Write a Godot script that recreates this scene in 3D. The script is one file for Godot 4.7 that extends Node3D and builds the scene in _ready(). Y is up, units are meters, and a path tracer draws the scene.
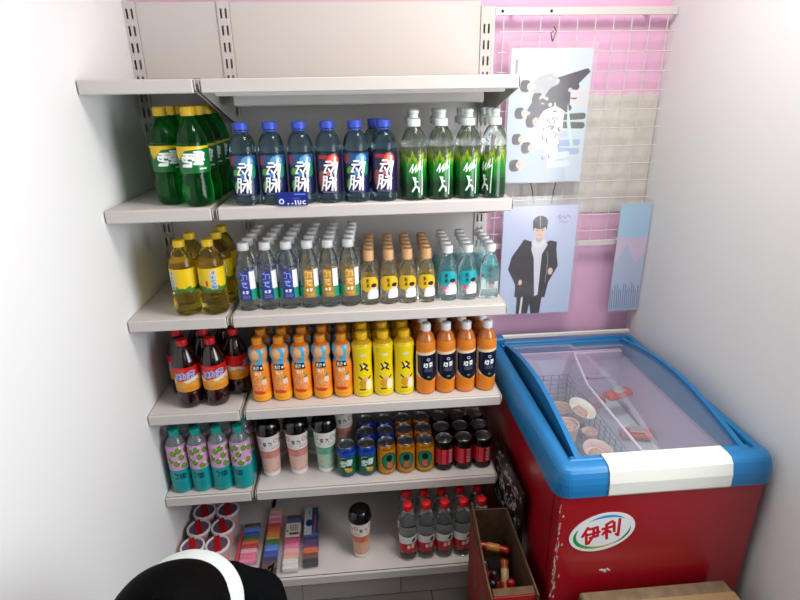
extends Node3D

# ---------------------------------------------------------------- state
var used := {}
var mats := {}
var rng := RandomNumberGenerator.new()
const ORD := ["first", "second", "third", "fourth", "fifth", "sixth", "seventh", "eighth"]

# ---------------------------------------------------------------- naming and tagging
func numbered(n: String) -> String:
	if not used.has(n):
		used[n] = 0
		return n
	used[n] += 1
	return "%s_%03d" % [n, used[n]]

func tag(o: Node, label: String, category: String, group := "", kind := "") -> Node:
	if label: o.set_meta("label", label)
	if category: o.set_meta("category", category)
	if group: o.set_meta("group", group)
	if kind: o.set_meta("kind", kind)
	return o

func thing(n: String, at := Vector3.ZERO, turn := 0.0) -> Node3D:
	var o := Node3D.new()
	o.name = numbered(n)
	add_child(o, true)
	o.position = at
	o.rotation.y = turn
	return o

func obj(n: String, mesh: Mesh, m: Material, parent: Node = null, at := Vector3.ZERO, rot := Vector3.ZERO) -> MeshInstance3D:
	var o := MeshInstance3D.new()
	o.mesh = mesh
	o.material_override = m
	o.cast_shadow = GeometryInstance3D.SHADOW_CASTING_SETTING_ON
	if parent == null:
		o.name = numbered(n)
		add_child(o, true)
	else:
		var k := 0
		var nm := n
		while parent.has_node(NodePath(nm)):
			k += 1
			nm = "%s_%03d" % [n, k]
		o.name = nm
		parent.add_child(o, true)
	o.position = at
	o.rotation = rot
	return o

func dup(proto: Node3D, at: Vector3, label: String, turn := 0.0, group := "") -> Node3D:
	var base := String(proto.name).rstrip("0123456789").trim_suffix("_")
	var o: Node3D = proto
	if proto.has_meta("placed"):
		o = proto.duplicate()
		o.name = numbered(base)
		add_child(o, true)
	proto.set_meta("placed", true)
	o.position = at + Vector3(0, 0.0006, 0)
	o.rotation.y = turn
	o.set_meta("label", label)
	if group: o.set_meta("group", group)
	return o

# ---------------------------------------------------------------- materials
func mat(c: Color, rough := 0.5, metal := 0.0, alpha := 1.0, coat := 0.0) -> StandardMaterial3D:
	var key := "%s_%s_%s_%s_%s" % [c, rough, metal, alpha, coat]
	if mats.has(key): return mats[key]
	var m := StandardMaterial3D.new()
	m.albedo_color = Color(c.r, c.g, c.b, alpha)
	m.roughness = rough
	m.metallic = metal
	if alpha < 1.0:
		m.transparency = BaseMaterial3D.TRANSPARENCY_ALPHA
		m.cull_mode = BaseMaterial3D.CULL_DISABLED
	if coat > 0.0:
		m.clearcoat_enabled = true
		m.clearcoat = coat
		m.clearcoat_roughness = 0.1
	mats[key] = m
	return m

func tmat(im: Image, rough := 0.4, alpha := false) -> StandardMaterial3D:
	var m := StandardMaterial3D.new()
	m.albedo_texture = ImageTexture.create_from_image(im)
	m.roughness = rough
	if alpha:
		m.transparency = BaseMaterial3D.TRANSPARENCY_ALPHA
		m.cull_mode = BaseMaterial3D.CULL_DISABLED
	return m

func noise_mat(a: Color, b: Color, freq: float, rough: float, bump := 0.0, scale := 1.0, sd := 1, spec := 0.5) -> StandardMaterial3D:
	var m := StandardMaterial3D.new()
	var n := FastNoiseLite.new()
	n.seed = sd
	n.frequency = freq
	n.fractal_octaves = 4
	var im := Image.create(256, 256, false, Image.FORMAT_RGB8)
	var hm := Image.create(256, 256, false, Image.FORMAT_RGB8)
	for y in 256:
		for x in 256:
			var fx := x / 256.0
			var v0 := n.get_noise_2d(x, y)
			var v1 := n.get_noise_2d(x - 256, y)
			var v: float = clamp(0.5 + 0.9 * lerpf(v0, v1, smoothstep(0.75, 1.0, fx)), 0, 1)
			im.set_pixel(x, y, a.lerp(b, v))
			hm.set_pixel(x, y, Color(v, v, v))
	m.albedo_texture = ImageTexture.create_from_image(im)
	m.roughness = rough
	m.metallic_specular = spec
	m.uv1_triplanar = true
	m.uv1_world_triplanar = true
	m.uv1_scale = Vector3.ONE * scale
	if bump > 0.0:
		m.heightmap_enabled = true
		m.heightmap_texture = ImageTexture.create_from_image(hm)
		m.heightmap_scale = bump
	return m

# ---------------------------------------------------------------- raster drawing for labels and posters
func pic(w: int, h: int, c: Color) -> Image:
	var im := Image.create(w, h, false, Image.FORMAT_RGBA8)
	im.fill(c)
	return im

func dot(im: Image, x: int, y: int, c: Color, k: float) -> void:
	if k <= 0.0: return
	var o := im.get_pixel(x, y)
	im.set_pixel(x, y, Color(lerpf(o.r, c.r, k), lerpf(o.g, c.g, k), lerpf(o.b, c.b, k), lerpf(o.a, 1.0, k)))

func line(im: Image, a: Vector2, b: Vector2, w: float, c: Color) -> void:
	var r := w * 0.5
	for y in range(maxi(0, int(minf(a.y, b.y) - r - 1)), mini(im.get_height(), int(maxf(a.y, b.y) + r + 2))):
		for x in range(maxi(0, int(minf(a.x, b.x) - r - 1)), mini(im.get_width(), int(maxf(a.x, b.x) + r + 2))):
			var p := Vector2(x + 0.5, y + 0.5)
			var d := p.distance_to(Geometry2D.get_closest_point_to_segment(p, a, b)) - r
			dot(im, x, y, c, clampf(0.5 - d, 0, 1))

func oval(im: Image, cx: float, cy: float, rx: float, ry: float, c: Color, rot := 0.0) -> void:
	var R := maxf(rx, ry) + 1
	for y in range(maxi(0, int(cy - R)), mini(im.get_height(), int(cy + R + 1))):
		for x in range(maxi(0, int(cx - R)), mini(im.get_width(), int(cx + R + 1))):
			var p := Vector2(x + 0.5 - cx, y + 0.5 - cy).rotated(-rot)
			var q := Vector2(p.x / rx, p.y / ry).length()
			dot(im, x, y, c, clampf((1.0 - q) * minf(rx, ry) + 0.5, 0, 1))

func poly(im: Image, pts: Array, c: Color) -> void:
	var P := PackedVector2Array(pts)
	var lo := P[0]
	var hi := P[0]
	for p in P:
		lo = lo.min(p)
		hi = hi.max(p)
	for y in range(maxi(0, int(lo.y)), mini(im.get_height(), int(hi.y + 1))):
		for x in range(maxi(0, int(lo.x)), mini(im.get_width(), int(hi.x + 1))):
			var k := 0.0
			for s in [Vector2(0.25, 0.25), Vector2(0.75, 0.25), Vector2(0.25, 0.75), Vector2(0.75, 0.75)]:
				if Geometry2D.is_point_in_polygon(Vector2(x, y) + s, P): k += 0.25
			dot(im, x, y, c, k)

func rect(im: Image, x: float, y: float, w: float, h: float, c: Color) -> void:
	im.fill_rect(Rect2i(int(x), int(y), int(w), int(h)), c)

func path(im: Image, pts: Array, w: float, c: Color) -> void:
	for i in pts.size() - 1:
		line(im, pts[i], pts[i + 1], w, c)

const GLYPH := {
	"yi": "3004 2329 418186 3494 4686 616539",
	"li": "5021 0353 2129 2406 2446 6166 908978",
	"mai": "111609 113139 1333 1636 5061 527279 446448 9375 7498",
	"dong": "1242 0454 240848 3659 53938978 707449",
	"xue": "1080 040292 9294 4045 2333 6373 156686 868919 2888",
	"bi": "0040 0242 0444 2024 6051 518185 515585 5383 0696 4619 373989 377789",
	"bing": "0112 0825 606958 335338 9274 6498",
	"hong": "200333 330635 0837 5292 7278 4898",
	"cha": "0191 3032 6062 5205 5295 2676 4549 3719 6789",
	"shui": "404938 033308 8254 4398",
	"guo": "118185 111585 1383 4149 0696 4619 5699",
	"zhi": "0112 0415 0926 3393 6069",
	"nai": "203848 0353 2308 5191 91868978 719459 7163",
	"ning": "1030 0122 0929 424849 4292 9299 4262",
	"meng": "0191 3032 6062 2383 2347 4797 2689",
	"mi": "4049 1223 8272 0494 4409 4499",
	"you": "204029 0393 5099 8191",
	"quan": "0191 2181 2484 1142 404938 1528 8559",
	"xian": "1030 0222 2829 0606 4292 5399",
}

func glyph(im: Image, n: String, x: float, y: float, w: float, h: float, lw: float, c: Color, slant := 0.0) -> void:
	for s in GLYPH[n].split(" "):
		var pts := []
		for i in range(0, s.length(), 2):
			var gx := float(s[i]) / 9.0
			var gy := float(s[i + 1]) / 9.0 if i + 1 < s.length() else 0.0
			pts.append(Vector2(x + gx * w + (1.0 - gy) * slant * h, y + gy * h))
		path(im, pts, lw, c)

func small_print(im: Image, x: float, y: float, w: float, n: int, step: float, c: Color) -> void:
	# the unreadable small print of a label: short uneven marks
	for k in n:
		var q := x
		while q < x + w - 2:
			var l := rng.randf_range(1.5, 4.0)
			line(im, Vector2(q, y + k * step), Vector2(minf(q + l, x + w), y + k * step), 1.3, c)
			q += l + rng.randf_range(2.0, 3.0)

# ---------------------------------------------------------------- mesh helpers
func st_new() -> SurfaceTool:
	var st := SurfaceTool.new()
	st.begin(Mesh.PRIMITIVE_TRIANGLES)
	return st

func tri(st: SurfaceTool, a: Vector3, b: Vector3, c: Vector3, want: Vector3) -> void:
	# flat triangle whose front looks towards want
	var n := (b - a).cross(c - a)
	if n.length_squared() < 1e-18: return
	n = n.normalized()
	if n.dot(want) < 0:
		var t := b
		b = c
		c = t
		n = -n
	# front faces run clockwise
	for p in [a, c, b]:
		st.set_normal(n)
		st.set_uv(Vector2(p.x, p.y))
		st.add_vertex(p)

func quad(st: SurfaceTool, a: Vector3, b: Vector3, c: Vector3, d: Vector3, want: Vector3) -> void:
	tri(st, a, b, c, want)
	tri(st, a, c, d, want)

func add_box(st: SurfaceTool, at: Vector3, s: Vector3, bev := 0.0015, xf := Transform3D()) -> void:
	# chamfered box, centre at
	var h := s * 0.5
	var b := minf(bev, minf(h.x, minf(h.y, h.z)) * 0.6)
	var P := func(sx: float, sy: float, sz: float, ax: int) -> Vector3:
		var v := Vector3(sx * (h.x - b), sy * (h.y - b), sz * (h.z - b))
		v[ax] = [sx, sy, sz][ax] * h[ax]
		return xf * (v + at)
	for ax in 3:
		var u := (ax + 1) % 3
		var v := (ax + 2) % 3
		for s1 in [-1.0, 1.0]:
			var q := []
			for c in [[-1, -1], [1, -1], [1, 1], [-1, 1]]:
				var sg := [0.0, 0.0, 0.0]
				sg[ax] = s1
				sg[u] = c[0]
				sg[v] = c[1]
				q.append(P.call(sg[0], sg[1], sg[2], ax))
			var n := Vector3.ZERO
			n[ax] = s1
			quad(st, q[0], q[1], q[2], q[3], xf.basis * n)
	if b <= 0.0: return
	for ax in 3:
		var u := (ax + 1) % 3
		var v := (ax + 2) % 3
		for s1 in [-1.0, 1.0]:
			for s2 in [-1.0, 1.0]:
				var q := []
				for e in [[-1.0, u], [1.0, u], [1.0, v], [-1.0, v]]:
					var sg := [0.0, 0.0, 0.0]
					sg[ax] = e[0]
					sg[u] = s1
					sg[v] = s2
					q.append(P.call(sg[0], sg[1], sg[2], e[1]))
				var n := Vector3.ZERO
				n[u] = s1
				n[v] = s2
				quad(st, q[0], q[1], q[2], q[3], xf.basis * n)
	for sx in [-1.0, 1.0]:
		for sy in [-1.0, 1.0]:
			for sz in [-1.0, 1.0]:
				tri(st, P.call(sx, sy, sz, 0), P.call(sx, sy, sz, 1), P.call(sx, sy, sz, 2), xf.basis * Vector3(sx, sy, sz))

func box(s: Vector3, bev := 0.0015) -> ArrayMesh:
	var key := "box%s%s" % [s, bev]
	if mats.has(key): return mats[key]
	var st := st_new()
	add_box(st, Vector3.ZERO, s, bev)
	mats[key] = st.commit()
	return mats[key]

func smooth(P: Array, n := 3) -> Array:
	var out := []
	for i in P.size() - 1:
		var p0: Vector2 = P[maxi(i - 1, 0)]
		var p1: Vector2 = P[i]
		var p2: Vector2 = P[i + 1]
		var p3: Vector2 = P[mini(i + 2, P.size() - 1)]
		for k in n:
			var t := float(k) / n
			out.append(0.5 * (2 * p1 + (p2 - p0) * t + (2 * p0 - 5 * p1 + 4 * p2 - p3) * t * t + (3 * p1 - p0 - 3 * p2 + p3) * t * t * t))
	out.append(P[-1])
	for i in out.size():
		out[i].x = maxf(out[i].x, 0.0)
	return out

func add_lathe(st: SurfaceTool, P: Array, seg := 28, rib := 0.0, xf := Transform3D(), ylo := 0.0, yhi := 1.0) -> void:
	# P: (radius, height) from bottom to top, outside on the right; u runs round with its middle at +z, v down from yhi to ylo
	var n := P.size()
	var seg_n := []
	for i in n - 1:
		var d: Vector2 = P[i + 1] - P[i]
		seg_n.append(Vector2(d.y, -d.x).normalized() if d.length() > 1e-9 else Vector2(1, 0))
	var put := func(i: int, j: int, nr: Vector2) -> void:
		var a := (float(j) / seg - 0.5) * TAU
		var p: Vector2 = P[i]
		var r := p.x * (1.0 - (rib if j % 2 == 1 else 0.0))
		st.set_normal(xf.basis * Vector3(nr.x * sin(a), nr.y, nr.x * cos(a)))
		st.set_uv(Vector2(float(j) / seg, 1.0 - (p.y - ylo) / (yhi - ylo)))
		st.add_vertex(xf * Vector3(r * sin(a), p.y, r * cos(a)))
	for i in n - 1:
		var sn: Vector2 = seg_n[i]
		var n0 := sn
		var n1 := sn
		if i > 0 and sn.dot(seg_n[i - 1]) > 0.6: n0 = (sn + seg_n[i - 1]).normalized()
		if i < n - 2 and sn.dot(seg_n[i + 1]) > 0.6: n1 = (sn + seg_n[i + 1]).normalized()
		for j in seg:
			if P[i + 1].x > 1e-6 or P[i].x > 1e-6:
				if P[i].x > 1e-6 or true:
					put.call(i, j, n0)
					put.call(i + 1, j + 1, n1)
					put.call(i, j + 1, n0)
					put.call(i, j, n0)
					put.call(i + 1, j, n1)
					put.call(i + 1, j + 1, n1)

func lathe(P: Array, seg := 28, rib := 0.0) -> ArrayMesh:
	var st := st_new()
	var lo: float = P[0].y
	var hi: float = P[0].y
	for p in P:
		lo = minf(lo, p.y)
		hi = maxf(hi, p.y)
	add_lathe(st, P, seg, rib, Transform3D(), lo, maxf(hi, lo + 1e-4))
	return st.commit()

func radius_at(P: Array, y: float) -> float:
	var r := 0.0
	for i in P.size() - 1:
		var a: Vector2 = P[i]
		var b: Vector2 = P[i + 1]
		if a.y <= y and b.y >= y and b.y > a.y:
			r = lerpf(a.x, b.x, (y - a.y) / (b.y - a.y))
	return r

func sleeve(P: Array, y0: float, y1: float, off := 0.0006, n := 10) -> ArrayMesh:
	var Q := []
	for i in n + 1:
		var y := lerpf(y0, y1, float(i) / n)
		Q.append(Vector2(radius_at(P, y) + off, y))
	return lathe(Q, 32)

func prism(pts: Array, depth: float, axis := 2) -> ArrayMesh:
	# polygon (x, y) extruded by depth along z (axis 2), or (z, y) along x (axis 0), or (x, z) along y (axis 1), centred
	var st := st_new()
	add_prism(st, pts, depth, axis)
	return st.commit()

func add_prism(st: SurfaceTool, pts: Array, depth: float, axis := 2, at := Vector3.ZERO) -> void:
	var P := PackedVector2Array(pts)
	var V := func(p: Vector2, d: float) -> Vector3:
		if axis == 2: return Vector3(p.x, p.y, d) + at
		if axis == 0: return Vector3(d, p.y, p.x) + at
		return Vector3(p.x, d, p.y) + at
	var h := depth * 0.5
	var idx := Geometry2D.triangulate_polygon(P)
	var n := Vector3.ZERO
	n[axis] = 1
	for i in range(0, idx.size(), 3):
		tri(st, V.call(P[idx[i]], h), V.call(P[idx[i + 1]], h), V.call(P[idx[i + 2]], h), n)
		tri(st, V.call(P[idx[i]], -h), V.call(P[idx[i + 1]], -h), V.call(P[idx[i + 2]], -h), -n)
	var ccw := not Geometry2D.is_polygon_clockwise(P)
	for i in P.size():
		var a := P[i]
		var b := P[(i + 1) % P.size()]
		var e := b - a
		var o := Vector2(e.y, -e.x) * (1.0 if ccw else -1.0)
		var want: Vector3 = V.call(o, 0.0) - at
		quad(st, V.call(a, -h), V.call(b, -h), V.call(b, h), V.call(a, h), want)

func add_tube(st: SurfaceTool, pts: Array, r: float, seg := 8) -> void:
	for i in pts.size() - 1:
		var a: Vector3 = pts[i]
		var b: Vector3 = pts[i + 1]
		var d := (b - a).normalized()
		var u := d.cross(Vector3.UP if absf(d.y) < 0.9 else Vector3.RIGHT).normalized()
		var v := d.cross(u)
		for j in seg:
			var t0 := TAU * j / seg
			var t1 := TAU * (j + 1) / seg
			var n0 := u * cos(t0) + v * sin(t0)
			var n1 := u * cos(t1) + v * sin(t1)
			quad(st, a + n0 * r, a + n1 * r, b + n1 * r, b + n0 * r, n0 + n1)
			tri(st, a, a + n0 * r, a + n1 * r, -d)
			tri(st, b, b + n0 * r, b + n1 * r, d)

func tube(pts: Array, r: float, seg := 8) -> ArrayMesh:
	var st := st_new()
	add_tube(st, pts, r, seg)
	return st.commit()

func flat_panel(w: float, h: float, d: float) -> ArrayMesh:
	# thin panel: front (+z) carries uv 0..1, back and sides are plain
	var st := st_new()
	var x := w * 0.5
	var y := h * 0.5
	var z := d * 0.5
	for v in [[-x, -y, 0, 1], [-x, y, 0, 0], [x, y, 1, 0], [-x, -y, 0, 1], [x, y, 1, 0], [x, -y, 1, 1]]:
		st.set_normal(Vector3(0, 0, 1))
		st.set_uv(Vector2(v[2], v[3]))
		st.add_vertex(Vector3(v[0], v[1], z))
	for f in [[Vector3(-x, -y, -z), Vector3(x, -y, -z), Vector3(x, y, -z), Vector3(-x, y, -z), Vector3(0, 0, -1)], [Vector3(-x, -y, -z), Vector3(-x, y, -z), Vector3(-x, y, z), Vector3(-x, -y, z), Vector3(-1, 0, 0)],
			[Vector3(x, -y, -z), Vector3(x, y, -z), Vector3(x, y, z), Vector3(x, -y, z), Vector3(1, 0, 0)], [Vector3(-x, y, -z), Vector3(x, y, -z), Vector3(x, y, z), Vector3(-x, y, z), Vector3(0, 1, 0)], [Vector3(-x, -y, -z), Vector3(x, -y, -z), Vector3(x, -y, z), Vector3(-x, -y, z), Vector3(0, -1, 0)]]:
		var n: Vector3 = f[4]
		for t in [[0, 1, 2], [0, 2, 3]]:
			var a: Vector3 = f[t[0]]
			var b: Vector3 = f[t[1]]
			var c: Vector3 = f[t[2]]
			var order := [a, c, b] if (b - a).cross(c - a).dot(n) > 0 else [a, b, c]
			for p in order:
				st.set_normal(n)
				st.set_uv(Vector2(0.01, 0.01))
				st.add_vertex(p)
	return st.commit()

# implicit surface (surface nets) from tapered capsules [a, b, ra, rb]
func blob(prims: Array, cell: float, k: float) -> ArrayMesh:
	var lo := Vector3.INF
	var hi := -Vector3.INF
	for p in prims:
		var r := maxf(p[2], p[3]) + cell * 3
		lo = lo.min(p[0] - Vector3.ONE * r).min(p[1] - Vector3.ONE * r)
		hi = hi.max(p[0] + Vector3.ONE * r).max(p[1] + Vector3.ONE * r)
	var nx := int((hi.x - lo.x) / cell) + 2
	var ny := int((hi.y - lo.y) / cell) + 2
	var nz := int((hi.z - lo.z) / cell) + 2
	var F := PackedFloat32Array()
	F.resize(nx * ny * nz)
	F.fill(0.5)
	for p in prims:
		var a: Vector3 = p[0]
		var b: Vector3 = p[1]
		var ra: float = p[2]
		var rb: float = p[3]
		var R := maxf(ra, rb) + k + cell * 2
		var l := ((a.min(b) - Vector3.ONE * R - lo) / cell).floor()
		var h := ((a.max(b) + Vector3.ONE * R - lo) / cell).ceil()
		var ab := b - a
		var il := 1.0 / maxf(ab.length_squared(), 1e-9)
		for z in range(maxi(0, int(l.z)), mini(nz, int(h.z))):
			for y in range(maxi(0, int(l.y)), mini(ny, int(h.y))):
				for x in range(maxi(0, int(l.x)), mini(nx, int(h.x))):
					var q := lo + Vector3(x, y, z) * cell
					var t := clampf((q - a).dot(ab) * il, 0.0, 1.0)
					var d := q.distance_to(a + ab * t) - lerpf(ra, rb, t)
					var i := x + nx * (y + ny * z)
					var f := F[i]
					var m := maxf(k - absf(f - d), 0.0) / k
					F[i] = minf(f, d) - m * m * k * 0.25
	var vid := PackedInt32Array()
	vid.resize(nx * ny * nz)
	vid.fill(-1)
	var V := PackedVector3Array()
	var N := PackedVector3Array()
	var off := [0, 1, nx, nx + 1, nx * ny, nx * ny + 1, nx * ny + nx, nx * ny + nx + 1]
	for z in nz - 1:
		for y in ny - 1:
			for x in nx - 1:
				var i := x + nx * (y + ny * z)
				var s := 0
				for c in 8:
					if F[i + off[c]] < 0: s += 1
				if s == 0 or s == 8: continue
				var sum := Vector3.ZERO
				var cnt := 0
				for e in [[0, 1], [2, 3], [4, 5], [6, 7], [0, 2], [1, 3], [4, 6], [5, 7], [0, 4], [1, 5], [2, 6], [3, 7]]:
					var fa := F[i + off[e[0]]]
					var fb := F[i + off[e[1]]]
					if (fa < 0) != (fb < 0):
						var t := fa / (fa - fb)
						var pa := Vector3(e[0] & 1, (e[0] >> 1) & 1, e[0] >> 2)
						var pb := Vector3(e[1] & 1, (e[1] >> 1) & 1, e[1] >> 2)
						sum += pa.lerp(pb, t)
						cnt += 1
				vid[i] = V.size()
				V.append(lo + (Vector3(x, y, z) + sum / cnt) * cell)
				var g := Vector3(F[i + 1] + F[i + nx + 1] + F[i + off[5]] + F[i + off[7]] - F[i] - F[i + nx] - F[i + off[4]] - F[i + off[6]],
					F[i + nx] + F[i + nx + 1] + F[i + off[6]] + F[i + off[7]] - F[i] - F[i + 1] - F[i + off[4]] - F[i + off[5]],
					F[i + off[4]] + F[i + off[5]] + F[i + off[6]] + F[i + off[7]] - F[i] - F[i + 1] - F[i + nx] - F[i + nx + 1])
				N.append(g.normalized())
	var I := PackedInt32Array()
	var sx := 1
	var sy := nx
	var sz := nx * ny
	for z in range(1, nz - 1):
		for y in range(1, ny - 1):
			for x in range(1, nx - 1):
				var i := x + nx * (y + ny * z)
				for ax in 3:
					var st1: int = [sx, sy, sz][ax]
					var fa := F[i]
					var fb := F[i + st1]
					if (fa < 0) == (fb < 0): continue
					var u: int = [sy, sz, sx][ax]
					var w: int = [sz, sx, sy][ax]
					var a := vid[i - u - w]
					var b := vid[i - w]
					var c := vid[i]
					var d := vid[i - u]
					if a < 0 or b < 0 or c < 0 or d < 0: continue
					if fa < 0: I.append_array([a, c, b, a, d, c])
					else: I.append_array([a, b, c, a, c, d])
	var arr := []
	arr.resize(Mesh.ARRAY_MAX)
	arr[Mesh.ARRAY_VERTEX] = V
	arr[Mesh.ARRAY_NORMAL] = N
	arr[Mesh.ARRAY_INDEX] = I
	var me := ArrayMesh.new()
	me.add_surface_from_arrays(Mesh.PRIMITIVE_TRIANGLES, arr)
	return me

func ball(c: Vector3, r: float) -> Array:
	return [c, c + Vector3(0.0001, 0, 0), r, r]
# ---------------------------------------------------------------- label art
func art_vitamin(red: bool) -> Image:
	var im := pic(320, 160, Color(0.06, 0.1, 0.28))
	if red:
		rect(im, 0, 0, 320, 160, Color(0.13, 0.1, 0.26))
		oval(im, 178, 26, 26, 24, Color(0.82, 0.25, 0.2))
		oval(im, 180, 24, 15, 14, Color(0.9, 0.45, 0.35))
		oval(im, 128, 100, 16, 34, Color(0.62, 0.3, 0.34))
		rect(im, 118, 6, 40, 14, Color(0.65, 0.15, 0.18))
		oval(im, 40, 60, 36, 40, Color(0.7, 0.2, 0.2))
		oval(im, 280, 90, 30, 40, Color(0.75, 0.3, 0.25))
	else:
		rect(im, 0, 0, 320, 40, Color(0.13, 0.3, 0.5))
		oval(im, 182, 22, 24, 18, Color(0.35, 0.6, 0.78))
		oval(im, 118, 20, 9, 18, Color(0.75, 0.16, 0.14))
		oval(im, 132, 66, 17, 12, Color(0.32, 0.66, 0.16), -0.6)
		oval(im, 128, 120, 11, 20, Color(0.36, 0.7, 0.2), 0.3)
		oval(im, 200, 60, 14, 30, Color(0.12, 0.5, 0.35))
		oval(im, 40, 60, 30, 40, Color(0.1, 0.5, 0.45))
		oval(im, 285, 100, 24, 34, Color(0.25, 0.6, 0.2))
	glyph(im, "dong", 140, 16, 52, 64, 7.5, Color.WHITE, 0.12)
	glyph(im, "mai", 126, 82, 56, 62, 7.5, Color.WHITE, 0.12)
	line(im, Vector2(188, 30), Vector2(182, 146), 7, Color.WHITE)
	oval(im, 158, 78, 8, 9, Color(0.2, 0.55, 0.85) if not red else Color(0.8, 0.4, 0.4))
	small_print(im, 130, 150, 46, 2, 4, Color(0.85, 0.85, 0.95))
	return im

func art_soda() -> Image:
	var im := pic(320, 100, Color(0.02, 0.42, 0.17))
	poly(im, [Vector2(90, 0), Vector2(200, 0), Vector2(200, 10), Vector2(135, 16), Vector2(104, 52), Vector2(90, 30)], Color(0.92, 0.76, 0.1))
	rect(im, 0, 0, 320, 9, Color(0.9, 0.75, 0.12))
	glyph(im, "xue", 116, 30, 36, 44, 8, Color.WHITE, 0.2)
	glyph(im, "bi", 156, 22, 36, 44, 8, Color.WHITE, 0.2)
	rect(im, 250, 20, 50, 60, Color(0.8, 0.86, 0.8))
	line(im, Vector2(178, 84), Vector2(200, 84), 6, Color(0.85, 0.9, 0.85))
	return im

func art_sport() -> Image:
	var im := pic(320, 150, Color(0.02, 0.3, 0.1, 0.0))
	for x in 320:
		var top := 14.0 + 12.0 * sin(x * 0.16) + 7.0 * sin(x * 0.41 + 1.0) + rng.randf_range(-3, 3)
		for y in range(maxi(0, int(top)), 150):
			var t := (y - top) / (150.0 - top)
			var c := Color(0.68, 0.7, 0.1).lerp(Color(0.05, 0.5, 0.1), smoothstep(0.0, 0.3, t)).lerp(Color(0.01, 0.22, 0.08), smoothstep(0.3, 0.75, t))
			c.a = clampf((y - top) / 9.0, 0, 1) * 0.97
			im.set_pixel(x, y, c)
	var w := Color(0.93, 0.96, 0.93)
	# slanted writing
	path(im, [Vector2(136, 66), Vector2(150, 44), Vector2(146, 70), Vector2(164, 46), Vector2(160, 68)], 5, w)
	path(im, [Vector2(166, 64), Vector2(180, 34), Vector2(176, 60), Vector2(186, 52)], 5, w)
	line(im, Vector2(190, 30), Vector2(186, 140), 4, w)
	# leaping figure
	oval(im, 158, 88, 5, 5, w)
	path(im, [Vector2(150, 84), Vector2(156, 96), Vector2(168, 98)], 5, w)
	path(im, [Vector2(158, 94), Vector2(160, 112), Vector2(148, 128)], 7, w)
	path(im, [Vector2(160, 112), Vector2(172, 118), Vector2(174, 130)], 6, w)
	return im

func art_water(c: Color) -> Image:
	var im := pic(320, 150, Color(0.9, 0.92, 0.93, 0.04))
	rect(im, 0, 96, 320, 54, Color(0.1, 0.58, 0.45))
	rect(im, 184, 2, 34, 92, Color(0.93, 0.94, 0.95))
	small_print(im, 112, 10, 12, 20, 4.2, Color(0.25, 0.3, 0.4))
	rect(im, 134, 6, 44, 42, c)
	rect(im, 134, 50, 44, 42, c)
	glyph(im, "ning", 140, 11, 32, 32, 3.0, c.lightened(0.75))
	glyph(im, "meng", 140, 55, 32, 32, 3.0, c.lightened(0.75))
	rect(im, 126, 92, 62, 58, c.darkened(0.15))
	glyph(im, "shui", 142, 100, 14, 16, 3, Color.WHITE)
	glyph(im, "quan", 160, 100, 14, 16, 3, Color.WHITE)
	small_print(im, 140, 126, 40, 4, 5, Color(0.92, 0.94, 1.0))
	oval(im, 142, 140, 4, 5, Color(0.85, 0.15, 0.3))
	return im

func art_fruitwater(c: Color, pink: bool) -> Image:
	var im := pic(320, 120, Color(0.9, 0.9, 0.88, 0.1))
	oval(im, 158, 40, 62, 42, c)
	if pink:
		rect(im, 128, 0, 66, 40, c)
		oval(im, 190, 60, 16, 22, Color(0.25, 0.2, 0.55))
	# portrait of a person in white
	oval(im, 184, 104, 36, 42, Color(0.94, 0.93, 0.93))
	oval(im, 186, 58, 15, 17, Color(0.93, 0.76, 0.68))
	oval(im, 186, 48, 17, 11, Color(0.1, 0.08, 0.1))
	var k := Color(0.12, 0.1, 0.08)
	glyph(im, "mi", 142, 10, 17, 22, 3, k)
	glyph(im, "shui", 144, 36, 17, 22, 3, k)
	if pink:
		glyph(im, "guo", 132, 74, 16, 20, 3, Color(0.9, 0.3, 0.35))
		glyph(im, "zhi", 150, 74, 16, 20, 3, Color(0.9, 0.3, 0.35))
		small_print(im, 128, 102, 40, 3, 5, Color(0.9, 0.35, 0.4))
	else:
		small_print(im, 134, 76, 24, 4, 7, Color(0.35, 0.35, 0.33))
	return im

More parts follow.
